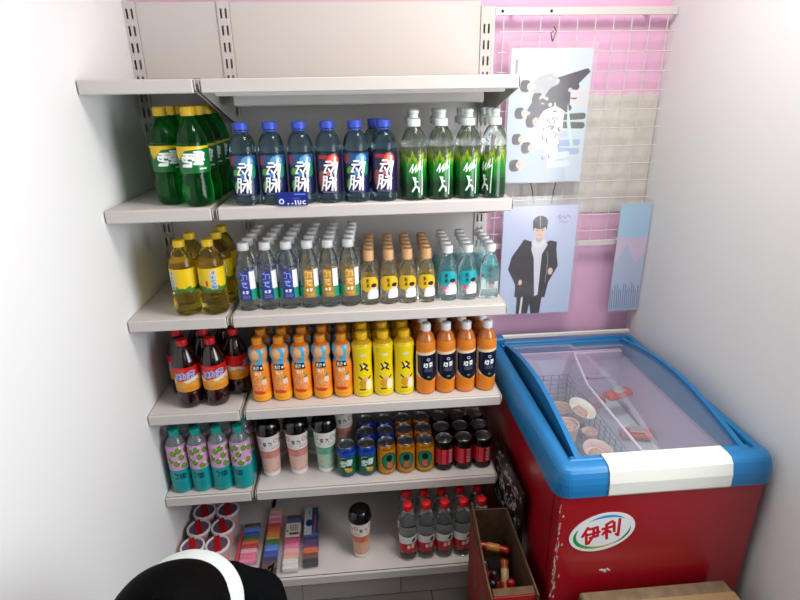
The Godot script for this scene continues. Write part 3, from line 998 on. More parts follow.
	# ---- orange juice
	P = smooth([Vector2(0, 0.003), Vector2(0.027, 0), Vector2(0.032, 0.006), Vector2(0.0335, 0.02), Vector2(0.0325, 0.05), Vector2(0.0335, 0.085), Vector2(0.0332, 0.13), Vector2(0.0275, 0.15), Vector2(0.031, 0.165), Vector2(0.0342, 0.18), Vector2(0.031, 0.198), Vector2(0.02, 0.211), Vector2(0.0155, 0.215), Vector2(0.0155, 0.231)])
	var oj := bottle("orange_juice_bottle", "bottle", "orange juice bottles", P, mat(Color(0.85, 0.45, 0.08), 0.2), [["label", sleeve(P, 0.006, 0.204, 0.0006, 26), tmat(art_juice(), 0.3), 0.0], ["cap", cap(0.0175, 0.022), mat(Color(0.88, 0.55, 0.1), 0.4), 0.216]])
	for r in 3:
		for c in 5:
			dup(oj, Vector3([0.054, 0.126, 0.197, 0.269, 0.341][c] + 0.001 * r, 0.801, 0.365 - 0.072 * r), ("orange juice bottle with blue shoulder, front line, %s from the dark red tea bottles" % ORD[c]) if r == 0 else ("orange juice bottle, %s line back, %s column from the dark red tea bottles" % [ORD[r], ORD[c]]))
	# ---- yellow bottle
	P = smooth([Vector2(0, 0.003), Vector2(0.03, 0), Vector2(0.0345, 0.006), Vector2(0.0355, 0.03), Vector2(0.034, 0.08), Vector2(0.0325, 0.115), Vector2(0.034, 0.155), Vector2(0.0362, 0.188), Vector2(0.035, 0.2), Vector2(0.0255, 0.211), Vector2(0.0185, 0.215), Vector2(0.0175, 0.22), Vector2(0.0175, 0.236)])
	var ye := bottle("yellow_tea_bottle", "bottle", "bright yellow bottles", P, mat(Color(0.8, 0.62, 0.1), 0.2), [["label", sleeve(P, 0.003, 0.203, 0.0006, 26), tmat(art_yellow(), 0.35), 0.0], ["cap", cap(0.0205, 0.024), mat(Color(0.93, 0.72, 0.04), 0.4), 0.218]])
	for r in 4:
		for c in 3:
			dup(ye, Vector3([0.412, 0.486, 0.56][c], 0.801, 0.366 - 0.075 * r), ("bright yellow waisted bottle, front line, %s from the orange juice" % ORD[c]) if r == 0 else ("bright yellow bottle, %s line back, %s column from the orange juice" % [ORD[r], ORD[c]]))
	# ---- milk tea
	P = smooth([Vector2(0, 0.003), Vector2(0.028, 0), Vector2(0.0335, 0.006), Vector2(0.0345, 0.02), Vector2(0.0345, 0.1), Vector2(0.0345, 0.18), Vector2(0.0335, 0.196), Vector2(0.029, 0.216), Vector2(0.0205, 0.232), Vector2(0.016, 0.238), Vector2(0.016, 0.258)])
	var mt := bottle("milk_tea_bottle", "bottle", "milk tea bottles with navy labels", P, mat(Color(0.76, 0.42, 0.12), 0.15, 0.0, 1.0, 0.6), [["label", sleeve(P, 0.006, 0.205, 0.0006, 26), tmat(art_milktea(), 0.3), 0.0], ["cap", cap(0.0172, 0.026), white_cap, 0.239]])
	for r in 4:
		for c in 4:
			dup(mt, Vector3([0.637, 0.708, 0.78, 0.855][c] - 0.003 * r, 0.801, 0.376 - 0.0715 * r), ("milk tea bottle with navy label and white cap, front line, %s from yellow bottles" % ORD[c]) if r == 0 else ("milk tea bottle, %s line back, %s column from the yellow bottles" % [ORD[r], ORD[c]]), 0.1)
	# ---- dark red tea
	P = smooth([Vector2(0, 0.006), Vector2(0.02, 0.003), Vector2(0.032, 0), Vector2(0.04, 0.008), Vector2(0.0425, 0.022), Vector2(0.0425, 0.05), Vector2(0.04, 0.06), Vector2(0.0415, 0.068), Vector2(0.0415, 0.155), Vector2(0.0395, 0.175), Vector2(0.031, 0.2), Vector2(0.021, 0.22), Vector2(0.0155, 0.227), Vector2(0.0155, 0.243)])
	var rt := bottle("iced_tea_bottle", "bottle", "dark red tea bottles", P, mat(Color(0.13, 0.02, 0.02), 0.08, 0.0, 1.0, 0.5), [["label", sleeve(P, 0.066, 0.158), tmat(art_redtea(), 0.35), 0.0], ["cap", cap(0.0185, 0.022), mat(Color(0.75, 0.05, 0.07), 0.4), 0.226]])
	for q in [[-0.103, 0.366, 0.2, "dark red tea bottle at the shelf edge, next to the gap by the post"], [-0.194, 0.37, 0.1, "dark red tea bottle at the shelf edge, nearer the white wall"], [-0.041, 0.298, 1.7, "dark red tea bottle set back by the post, its label turned aside"],
			[-0.147, 0.285, 0.3, "dark red tea bottle in the second line, between two front bottles"], [-0.24, 0.28, 0.0, "dark red tea bottle in the second line, against the white wall"], [-0.09, 0.2, 0.3, "dark red tea bottle in the third line back, behind the set-back one"], [-0.19, 0.19, 0.2, "dark red tea bottle in the third line back, toward the white wall"]]:
		dup(rt, Vector3(q[0], 0.801, q[1]), q[3], q[2])
	# ---- yellow tea
	P = smooth([Vector2(0, 0.006), Vector2(0.02, 0.003), Vector2(0.032, 0), Vector2(0.04, 0.008), Vector2(0.042, 0.025), Vector2(0.041, 0.05), Vector2(0.042, 0.075), Vector2(0.0405, 0.085), Vector2(0.041, 0.155), Vector2(0.0395, 0.172), Vector2(0.032, 0.196), Vector2(0.022, 0.214), Vector2(0.0165, 0.221), Vector2(0.0165, 0.238)])
	var yt := bottle("pear_tea_bottle", "bottle", "yellow tea bottles with yellow caps", P, liquid(Color(0.93, 0.84, 0.35)), [["label", sleeve(P, 0.082, 0.158), tmat(art_yellowtea(), 0.35), 0.0], ["cap", cap(0.0182, 0.022), mat(Color(0.88, 0.72, 0.05), 0.4), 0.222]])
	for q in [[-0.058, 0.385, 0.15, "yellow tea bottle with lettered label at the shelf edge beside the water bottles"], [-0.146, 0.383, -0.9, "yellow tea bottle at the shelf edge showing its white bar code panel"], [-0.14, 0.291, 0.3, "yellow tea bottle in the second line, straight behind the bar code one"], [-0.018 - 0.03, 0.296, 0.2, "yellow tea bottle in the second line, close to the post"], [-0.055, 0.205, 0.3, "yellow tea bottle in the third line back, beside the post"]]:
		if q[1] == 0.296: q[0] = -0.05 + 0.03
		dup(yt, Vector3(minf(q[0], -0.052) if q[1] < 0.3 else q[0], 1.15, q[1] - (0.004 if q[1] < 0.3 else 0.0)), q[3], q[2])
	# ---- turquoise and pink
	P = smooth([Vector2(0, 0.003), Vector2(0.029, 0), Vector2(0.0345, 0.006), Vector2(0.036, 0.02), Vector2(0.036, 0.1), Vector2(0.0355, 0.185), Vector2(0.033, 0.2), Vector2(0.027, 0.215), Vector2(0.02, 0.226), Vector2(0.0175, 0.23), Vector2(0.0175, 0.246)])
	var te := bottle("lime_drink_bottle", "bottle", "turquoise and pink lime bottles", P, mat(Color(0.55, 0.6, 0.6), 0.08, 0.0, 0.5), [["label", sleeve(P, 0.004, 0.2, 0.0006, 24), tmat(art_teal(), 0.35), 0.0], ["cap", cap(0.0185, 0.024), mat(Color(0.02, 0.6, 0.55), 0.4), 0.231]])
	for r in 2:
		for c in 4:
			dup(te, Vector3([-0.047, -0.122, -0.196, -0.27][c], 0.4546, 0.388 - 0.076 * r), "pink and turquoise lime drink bottle, %s line, %s from the shelf post" % ["front" if r == 0 else "second", ORD[c]], [-0.35, 0.25, 0.0, 0.3][c])
	# ---- red-capped water
	P = smooth([Vector2(0, 0.004), Vector2(0.02, 0.002), Vector2(0.028, 0), Vector2(0.0332, 0.006), Vector2(0.034, 0.03), Vector2(0.033, 0.042), Vector2(0.034, 0.05), Vector2(0.034, 0.115), Vector2(0.0328, 0.12), Vector2(0.034, 0.126), Vector2(0.0332, 0.16), Vector2(0.029, 0.19), Vector2(0.0195, 0.214), Vector2(0.0145, 0.222), Vector2(0.0145, 0.24)])
	var rw := bottle("red_cap_water_bottle", "bottle", "red-capped water bottles", P, clear, [["label", sleeve(P, 0.04, 0.122), tmat(art_redwater(), 0.35), 0.0], ["cap", cap(0.018, 0.026), mat(Color(0.78, 0.06, 0.1), 0.4), 0.224]])
	for r in 2:
		for c in 5:
			if c == 4 and r == 0: pass
			dup(rw, Vector3([0.556, 0.626, 0.696, 0.767, 0.838][c], 0.13, 0.476 - 0.071 * r), "red-capped water bottle with red label, %s line, %s from the lidded cup" % ["front" if r == 0 else "back", ORD[c]], 0.25)
	# ---- tall cups with black lids
	var lid := lathe([Vector2(0.041, 0), Vector2(0.0475, 0.0), Vector2(0.049, 0.008), Vector2(0.0475, 0.013), Vector2(0.046, 0.026), Vector2(0.042, 0.038), Vector2(0.036, 0.045), Vector2(0.034, 0.043), Vector2(0, 0.042)], 36)
	var CP := [Vector2(0, 0.003), Vector2(0.029, 0.003), Vector2(0.0302, 0), Vector2(0.0308, 0.004), Vector2(0.0425, 0.192)]
	var blk := mat(Color(0.012, 0.011, 0.012), 0.18, 0.0, 1.0, 0.6)
	var paper := mat(Color(0.86, 0.84, 0.82), 0.5)
	var cups := []
	for c in [Color(0.82, 0.5, 0.42), Color(0.36, 0.66, 0.5), Color(0.85, 0.4, 0.25)]:
		cups.append(bottle("milk_tea_cup", "cup", "tall cups with black lids", CP, paper, [["printed_sleeve", sleeve(CP, 0.006, 0.19), tmat(art_cup(c), 0.45), 0.0], ["lid", lid, blk, 0.19], ["lid_tab", box(Vector3(0.012, 0.003, 0.02), 0.001), blk, 0.232]]))
	for q in [[0, 0.048, 0.335, "pink-banded tall cup with black lid, beside the shelf post"], [0, 0.152, 0.333, "pink-banded tall cup with black lid, between pink and green-banded cups"], [1, 0.257, 0.333, "green-banded tall cup with black lid, beside the green cans"], [0, 0.322, 0.215, "pale tall cup standing behind the first green can"],
			[0, 0.062, 0.215, "tall cup in the back line behind the cup beside the post"], [1, 0.205, 0.215, "tall cup in the back line between middle and green-banded cups"]]:
		dup(cups[q[0]], Vector3(q[1], 0.4546, q[2]), q[3])
	dup(cups[2], Vector3(0.376, 0.13, 0.447), "orange-banded tall cup with black lid standing alone on the bottom shelf", 0.3).scale = Vector3.ONE * 0.93
	# ---- cans
	var alu := mat(Color(0.62, 0.62, 0.63), 0.3, 0.9)
	var KP := [Vector2(0, 0.006), Vector2(0.024, 0.004), Vector2(0.0275, 0), Vector2(0.03, 0.004), Vector2(0.0355, 0.012), Vector2(0.0357, 0.112), Vector2(0.0345, 0.119), Vector2(0.0305, 0.126)]
	var rim := lathe([Vector2(0.0303, 0.124), Vector2(0.0318, 0.1265), Vector2(0.0318, 0.13), Vector2(0.0303, 0.131), Vector2(0.029, 0.129), Vector2(0.0285, 0.1235), Vector2(0.026, 0.1232), Vector2(0, 0.1245)], 36)
	var ts := st_new()
	add_box(ts, Vector3(0, 0.1262, 0.004), Vector3(0.011, 0.0015, 0.02), 0.0006)
	add_lathe(ts, [Vector2(0.003, 0.1245), Vector2(0.003, 0.1275), Vector2(0, 0.1278)], 12)
	var tab := ts.commit()
	var ck := []
	for k in 3:
		ck.append(bottle("drink_can", "can", ["green soda cans", "golden yellow cans", "red and black cans"][k], KP, mat([Color(0.1, 0.28, 0.68), Color(0.78, 0.5, 0.06), Color(0.05, 0.04, 0.05)][k], 0.25, 0.6), [["printed_sleeve", sleeve(KP, 0.0125, 0.1115, 0.0004), tmat(art_can(k), 0.25), 0.0], ["rim", rim, alu, 0.0], ["tab", tab, alu, 0.0]]))
	var cx := [0.337, 0.412, 0.487, 0.561, 0.635, 0.709, 0.784, 0.858]
	for r in 3:
		for c in 8:
			if c == 0 and r > 0: continue
			var k: int = 0 if c < 2 or (c == 2 and r > 0) else (1 if c < 5 else 2)
			var what: String = ["green and blue drink can", "golden yellow drink can", "red and black drink can"][k]
			var l: String
			if r == 0: l = "%s, front line, %s can from the tall cups" % [what, ORD[c]]
			else: l = "%s, %s line back, %s column of cans from tall cups" % [what, ORD[r], ORD[c]]
			dup(ck[k], Vector3(cx[c] + 0.001 * r, 0.4546, 0.368 - 0.078 * r), l, rng.randf_range(-0.25, 0.25))

# ---------------------------------------------------------------- shelving
func slotted_face(x: float, y0: float, y1: float, w: float, zf: float, zb: float) -> ArrayMesh:
	# upright post with a double row of real slots
	var st := st_new()
	var xs := [x - w / 2, x - 0.0115, x - 0.0045, x + 0.0045, x + 0.0115, x + w / 2]
	var ys := [y0]
	var y := y0 + 0.04
	while y + 0.04 < y1:
		ys.append(y)
		ys.append(y + 0.03)
		y += 0.0517
	ys.append(y1)
	var F := Vector3(0, 0, 1)
	for j in ys.size() - 1:
		for i in 5:
			var hole: bool = j % 2 == 1 and (i == 1 or i == 3)
			var a := Vector3(xs[i], ys[j], zf)
			var b := Vector3(xs[i + 1], ys[j], zf)
			var c := Vector3(xs[i + 1], ys[j + 1], zf)
			var d := Vector3(xs[i], ys[j + 1], zf)
			if not hole:
				quad(st, a, b, c, d, F)
			else:
				var k := Vector3(0, 0, -0.003)
				quad(st, a, d, d + k, a + k, Vector3(1, 0, 0))
				quad(st, b, c, c + k, b + k, Vector3(-1, 0, 0))
				quad(st, a, b, b + k, a + k, Vector3(0, 1, 0))
				quad(st, c, d, d + k, c + k, Vector3(0, -1, 0))
	quad(st, Vector3(xs[0], y0, zf), Vector3(xs[0], y1, zf), Vector3(xs[0], y1, zb), Vector3(xs[0], y0, zb), Vector3(-1, 0, 0))
	quad(st, Vector3(xs[5], y0, zf), Vector3(xs[5], y1, zf), Vector3(xs[5], y1, zb), Vector3(xs[5], y0, zb), Vector3(1, 0, 0))
	quad(st, Vector3(xs[0], y0, zb), Vector3(xs[5], y0, zb), Vector3(xs[5], y1, zb), Vector3(xs[0], y1, zb), Vector3(0, 0, -1))
	quad(st, Vector3(xs[0], y1, zf), Vector3(xs[5], y1, zf), Vector3(xs[5], y1, zb), Vector3(xs[0], y1, zb), Vector3(0, 1, 0))
	return st.commit()

func shelving() -> void:
	var paint := mat(Color(0.8, 0.772, 0.752), 0.5)
	var o := thing("shop_shelving", Vector3.ZERO)
	tag(o, "cream painted metal shop shelving of two bays holding the drinks", "shelving")
	for x in [0.0, 0.9, -0.305]:
		var p := obj("upright", slotted_face(x, 0.0, 2.108 if x < 0.5 else 2.09, 0.04, 0.004, -0.03), paint, o)
		if x == 0.9:
			obj("end_trim", box(Vector3(0.0095, 2.09, 0.03), 0.002), mat(Color(0.86, 0.85, 0.82), 0.45), p, Vector3(0.9255, 1.045, -0.013))
	# pieces of the back wall, one above the other
	for bay in [[0.02, 0.88], [-0.285, -0.02]]:
		var w: float = bay[1] - bay[0]
		var y := 0.1
		for hgt in [0.35, 0.36, 0.36, 0.36, 0.34, 0.238]:
			obj("back_panel", box(Vector3(w - 0.001, hgt - 0.0015, 0.012), 0.0012), paint, o, Vector3((bay[0] + bay[1]) / 2, y + hgt / 2, -0.008))
			y += hgt
	var hs := [1.857, 1.501, 1.15, 0.801, 0.4546, 0.13]
	for bay in [[0.003, 0.897], [-0.322, -0.018]]:
		var w: float = bay[1] - bay[0]
		var mx: float = (bay[0] + bay[1]) / 2
		for k in 6:
			var depth: float = 0.4465 if k < 5 else 0.545
			var h: float = hs[k]
			var st := st_new()
			add_box(st, Vector3(mx, h - 0.002, (depth - 0.012) / 2), Vector3(w, 0.004, depth - 0.012), 0.0012)
			for s in [-1.0, 1.0]:
				add_box(st, Vector3(mx + s * (w / 2 - 0.001), h - 0.017, (depth - 0.02) / 2), Vector3(0.002, 0.03, depth - 0.02), 0.0005)
			add_box(st, Vector3(mx, h - 0.0355, depth - 0.02), Vector3(w, 0.002, 0.03), 0.0005)
			var sh := obj("shelf", st.commit(), paint, o)
			obj("front_lip", box(Vector3(w, 0.0376, 0.0095), 0.003), paint, sh, Vector3(mx, h - 0.0188, depth - 0.00475))
			if k == 0 and bay[0] > 0:
				obj("stiffener", box(Vector3(w - 0.06, 0.042, 0.03), 0.004), paint, sh, Vector3(mx - 0.002, h - 0.025, 0.405))
				obj("stiffener", box(Vector3(w - 0.105, 0.072, 0.06), 0.004), paint, sh, Vector3(mx - 0.006, h - 0.04, 0.235))
			elif k < 5:
				obj("stiffener", box(Vector3(w - 0.06, 0.024, 0.06), 0.004), paint, sh, Vector3(mx, h - 0.016, 0.2))
			if k < 5:
				for s in [-1.0, 1.0]:
					if s < 0 and bay[0] < -0.1: continue
					var bx: float = mx + s * (w / 2 + (0.0045 if bay[0] > 0 or s < 0 else 0.004))
					obj("bracket", prism([Vector2(0.004, h - 0.004), Vector2(depth - 0.008, h - 0.004), Vector2(depth - 0.003, h - 0.016), Vector2(depth - 0.006, h - 0.03), Vector2(depth - 0.03, h - 0.039), Vector2(0.03, h - 0.132), Vector2(0.004, h - 0.135)], 0.003, 0), mat(Color(0.74, 0.72, 0.68), 0.45), sh, Vector3(bx, 0, 0))
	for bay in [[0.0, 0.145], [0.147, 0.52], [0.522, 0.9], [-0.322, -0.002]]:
		obj("kick_panel", box(Vector3(bay[1] - bay[0], 0.088, 0.01), 0.001), mat(Color(0.6, 0.57, 0.55), 0.5), o, Vector3((bay[0] + bay[1]) / 2, 0.046, 0.53))  # same paint darkened: the shade under the shelf lip is in its colour
	# blue card standing at the lip of the upper bottle shelf
	var im := pic(160, 70, Color(0.1, 0.16, 0.5))
	rect(im, 90, 8, 60, 8, Color(0.35, 0.5, 0.8))
	oval(im, 22, 48, 14, 15, Color(0.85, 0.87, 0.93))
	oval(im, 22, 48, 7, 8, Color(0.1, 0.16, 0.5))
	line(im, Vector2(16, 62), Vector2(28, 66), 5, Color(0.05, 0.05, 0.15))
	var w2 := Color(0.85, 0.88, 0.95)
	for x in [56, 78]: oval(im, x, 60, 5, 4, w2)
	line(im, Vector2(94, 44), Vector2(96, 64), 7, w2)
	path(im, [Vector2(108, 44), Vector2(110, 62), Vector2(122, 62), Vector2(122, 46)], 6, w2)
	path(im, [Vector2(146, 46), Vector2(134, 50), Vector2(136, 62), Vector2(148, 62)], 6, w2)
	small_print(im, 80, 32, 40, 1, 5, w2)
	var t := obj("price_card", flat_panel(0.09, 0.04, 0.0015), tmat(im, 0.3), null, Vector3(0.226, 1.522, 0.4475), Vector3(-0.08, 0, 0))
	tag(t, "small blue price card with white lettering in front of the vitamin drink bottles", "price card")

# ---------------------------------------------------------------- bottom shelf goods
func bottom_goods() -> void:
	# lidded tubs, each with a red band across its lid
	var tb := thing("dessert_tub")
	tag(tb, "dessert tub", "tub", "white-rimmed tubs with red bands")
	var TP := [Vector2(0, 0.002), Vector2(0.032, 0.002), Vector2(0.033, 0), Vector2(0.034, 0.003), Vector2(0.042, 0.082)]
	obj("body", lathe(TP, 32), mat(Color(0.82, 0.62, 0.62), 0.3), tb)
	obj("rim", lathe([Vector2(0.0415, 0.08), Vector2(0.0455, 0.081), Vector2(0.0455, 0.09), Vector2(0.0435, 0.0925), Vector2(0.0385, 0.0915), Vector2(0.0375, 0.087)], 36), mat(Color(0.86, 0.85, 0.86), 0.35), tb)
	obj("lid_film", lathe([Vector2(0.038, 0.0865), Vector2(0.02, 0.0885), Vector2(0, 0.089)], 32), mat(Color(0.42, 0.3, 0.36), 0.2), tb)
	var bs := st_new()
	add_box(bs, Vector3(0, 0.0925, 0.0), Vector3(0.02, 0.003, 0.082), 0.001)
	add_box(bs, Vector3(0, 0.0935, 0.034), Vector3(0.026, 0.004, 0.018), 0.0015)
	obj("red_band", bs.commit(), mat(Color(0.7, 0.06, 0.1), 0.25), tb, Vector3.ZERO, Vector3(0, 0.3, 0))
	for r in 3:
		for c in 2:
			dup(tb, Vector3([-0.262, -0.169][c], 0.13, [0.438, 0.345, 0.252][r]), "white-rimmed pink tub with red band on lid, %s from shelf edge, %s column from wall" % [ORD[r], ORD[c]], rng.randf_range(-0.1, 0.1))
	# modelling clay: bars of colour lying side by side in a clear sleeve
	var K := {"p": Color(0.9, 0.45, 0.58), "q": Color(0.92, 0.66, 0.7), "m": Color(0.8, 0.22, 0.45), "r": Color(0.76, 0.1, 0.08), "o": Color(0.88, 0.36, 0.06), "y": Color(0.88, 0.58, 0.05), "g": Color(0.05, 0.42, 0.12), "b": Color(0.1, 0.25, 0.68), "l": Color(0.3, 0.5, 0.85), "n": Color(0.1, 0.08, 0.35), "d": Color(0.22, 0.06, 0.05), "w": Color(0.88, 0.86, 0.84), "a": Color(0.9, 0.66, 0.55), "k": Color(0.05, 0.04, 0.04), "t": Color(0.05, 0.42, 0.55), "u": Color(0.32, 0.1, 0.4), "e": Color(0.42, 0.2, 0.1)}
	var packs := [["ppqrogbld", -0.06, 0.47, -0.07, 0.27, 0.07, 0.035, "clay pack with pink side, nearest the tubs, blue and green bars uppermost"],
		["kenblgyorpqa", 0.03, 0.54, 0.014, 0.19, 0.058, 0.035, "long rainbow clay pack with black clip, second from the tubs"],
		["wwaqpmrwwbd", 0.105, 0.52, 0.098, 0.24, 0.066, 0.035, "clay pack with white front bar and a printed label in its middle"],
		["keounbbwttq", 0.18, 0.505, 0.168, 0.2, 0.064, 0.035, "clay pack with blue and white picture card, farthest from the tubs"]]
	for k in 4:
		var p: Array = packs[k]
		var a := Vector3(p[1], 0.13, p[2])
		var b := Vector3(p[3], 0.13, p[4])
		var L := a.distance_to(b)
		var o := thing("modelling_clay_pack", a, atan2(-(b - a).x, -(b - a).z))
		tag(o, String(p[7]).replace("nearest the tubs", "next to the tubs").replace("farthest from", "furthermost of four from"), "clay pack", "packs of coloured modelling clay")
		var n: int = String(p[0]).length()
		for i in n:
			var seg := L / n
			obj("clay_bar", box(Vector3(p[5] - 0.006, 0.024, seg - 0.0016), 0.004), mat(K[String(p[0])[i]], 0.55), o, Vector3(rng.randf_range(-0.001, 0.001), 0.0145, -(i + 0.5) * seg), Vector3(0, rng.randf_range(-0.05, 0.05), 0))
		obj("clear_sleeve", box(Vector3(p[5] + 0.001, 0.031, L + 0.012), 0.006), mat(Color(0.9, 0.9, 0.92), 0.08, 0.0, 0.07), o, Vector3(0, 0.0165, -L / 2))
		if k == 0:
			obj("side_card", box(Vector3(0.01, 0.022, L * 0.7), 0.001), mat(Color(0.9, 0.24, 0.4), 0.4), o, Vector3(-p[5] / 2 - 0.006, 0.012, -L * 0.4))
		if k == 1:
			var hs := st_new()
			add_tube(hs, [Vector3(0, 0.035, 0.005), Vector3(0.008, 0.04, -0.012), Vector3(0.018, 0.04, -0.035), Vector3(0.012, 0.037, 0.02), Vector3(-0.004, 0.036, 0.03)], 0.0035)
			add_box(hs, Vector3(0.008, 0.036, -0.005), Vector3(0.02, 0.006, 0.05), 0.002)
			obj("black_clip", hs.commit(), mat(Color(0.03, 0.03, 0.03), 0.3), o)
		if k == 2:
			var im := pic(96, 110, Color(0.82, 0.78, 0.72))
			for q in 5: path(im, [Vector2(30 + q * 11, 14), Vector2(26 + q * 12, 40), Vector2(38 + q * 10, 60)], 4, Color(0.15, 0.12, 0.12))
			for q in 4: oval(im, 34 + q * 16, 84, 8, 10, Color(0.2, 0.18, 0.2))
			oval(im, 12, 62, 5, 9, Color(0.15, 0.12, 0.12))
			obj("printed_label", flat_panel(0.056, 0.075, 0.001), tmat(im, 0.35), o, Vector3(0, 0.0335, -L * 0.66), Vector3(-PI / 2, 0, 0))
		if k == 3:
			var im2 := pic(96, 190, Color(0.78, 0.8, 0.82))
			rect(im2, 52, 0, 44, 190, Color(0.05, 0.38, 0.5))
			oval(im2, 34, 110, 24, 24, Color(0.08, 0.2, 0.5))
			line(im2, Vector2(78, 60), Vector2(70, 180), 14, Color(0.86, 0.2, 0.4))
			path(im2, [Vector2(30, 20), Vector2(36, 50)], 5, Color(0.3, 0.3, 0.35))
			obj("picture_card", flat_panel(0.056, 0.15, 0.001), tmat(im2, 0.35), o, Vector3(0, 0.0335, -L * 0.7), Vector3(-PI / 2, 0, 0))
	# dark green pack at the back of the bottom shelf
	var gp := obj("snack_pack", blob([[Vector3(-0.06, 0.05, 0), Vector3(0.06, 0.05, 0), 0.035, 0.035], [Vector3(-0.06, 0.13, 0), Vector3(0.06, 0.13, 0), 0.042, 0.042], [Vector3(-0.065, 0.2, 0), Vector3(0.065, 0.2, 0), 0.03, 0.03], [Vector3(-0.075, 0.022, 0), Vector3(0.075, 0.022, 0), 0.02, 0.02]], 0.007, 0.04), mat(Color(0.02, 0.16, 0.08), 0.3), null, Vector3(0.43, 0.138, 0.1))
	tag(gp, "dark green plump snack pack against the back of the bottom shelf", "snack pack")

# ---------------------------------------------------------------- posters and grid
func wall_display() -> void:
	var wire := mat(Color(0.84, 0.82, 0.8), 0.4)
	var g := thing("wire_grid_panel", Vector3(0, 0, 0))
	tag(g, "white wire grid panel between two flat rails on the pink wall", "grid panel")
	obj("rail", box(Vector3(0.665, 0.026, 0.008), 0.001), wire, g, Vector3(1.262, 2.074, 0.0))
	obj("rail", box(Vector3(0.665, 0.022, 0.008), 0.001), wire, g, Vector3(1.262, 1.226, 0.0))
	for k in 2:
		obj("screw", lathe([Vector2(0.005, 0), Vector2(0.004, 0.002), Vector2(0, 0.0025)], 12), mat(Color(0.15, 0.13, 0.12), 0.4, 0.7), g, Vector3(0.955 + 0.175 * k, 2.074, 0.004), Vector3(PI / 2, 0, 0))
	var vt := tube([Vector3(0, 1.236, 0), Vector3(0, 2.062, 0)], 0.002)
	var ht := tube([Vector3(0.945, 0, 0), Vector3(1.592, 0, 0)], 0.002)
	for k in 10: obj("wire", vt, wire, g, Vector3(0.962 + 0.067 * k, 0, -0.002))
	for k in 12: obj("wire", ht, wire, g, Vector3(0, 1.277 + 0.0665 * k, 0.002))
	for y in [2.074, 1.226]:
		for x in [1.0, 1.5]: obj("standoff", box(Vector3(0.012, 0.012, 0.048), 0.001), wire, g, Vector3(x, y, -0.027))
	var hk := obj("wire_hook", tube([Vector3(0.006, 2.015, 0.006), Vector3(0.012, 2.0, 0.02), Vector3(0.0, 1.965, 0.022), Vector3(-0.012, 1.99, 0.034), Vector3(-0.004, 1.998, 0.036)], 0.002), mat(Color(0.45, 0.43, 0.42), 0.3, 0.8), null, Vector3(1.135, 0.01, 0))
	tag(hk, "bent wire hook on the grid above the group poster", "hook")
	var sl := mat(Color(0.92, 0.92, 0.95), 0.2, 0.0, 0.05)
	var p := obj("poster", flat_panel(0.3, 0.468, 0.002), tmat(art_group(), 0.6), null, Vector3(1.135, 1.72, 0.03), Vector3(0, 0, -0.008))
	tag(p, "glossy poster of seven young people, hung sideways from the wire grid", "poster")
	obj("clear_sleeve", box(Vector3(0.326, 0.494, 0.004), 0.0005), sl, p, Vector3(0.003, 0.008, 0))
	p = obj("poster", flat_panel(0.3, 0.455, 0.002), tmat(art_single(), 0.6), null, Vector3(1.14, 1.165, 0.03))
	tag(p, "pale blue poster of one person in a dark padded coat", "poster")
	obj("clear_sleeve", box(Vector3(0.322, 0.5, 0.004), 0.0005), sl, p, Vector3(0.006, 0.016, 0))
	p = obj("poster", flat_panel(0.128, 0.455, 0.002), tmat(art_third(), 0.6), null, Vector3(1.53, 1.16, 0.03))
	tag(p, "narrow pale blue mountain poster in the corner beside the wall", "poster")
	obj("clear_sleeve", box(Vector3(0.134, 0.475, 0.004), 0.0005), sl, p)
	for q in [[1.09, 0.05], [1.19, -0.03]]:
		var s := obj("hanging_string", tube([Vector3(q[0], 1.48, 0.026), Vector3(q[0] + q[1] * 0.2, 1.45, 0.027), Vector3(q[0] + q[1] * 0.35, 1.4, 0.026)], 0.0018), mat(Color(0.3, 0.12, 0.14), 0.6))
		tag(s, "dark string hanging between the two posters, %s one" % ("slanted" if q[1] > 0 else "straighter"), "string")

# ---------------------------------------------------------------- freezer
func ring_profile(P: Array) -> Array:
	var Q := []
	for p in P: Q.append(p + Vector2(1, 0))
	Q = smooth(Q, 2)
	for i in Q.size(): Q[i] = Q[i] - Vector2(1, 0)
	return Q

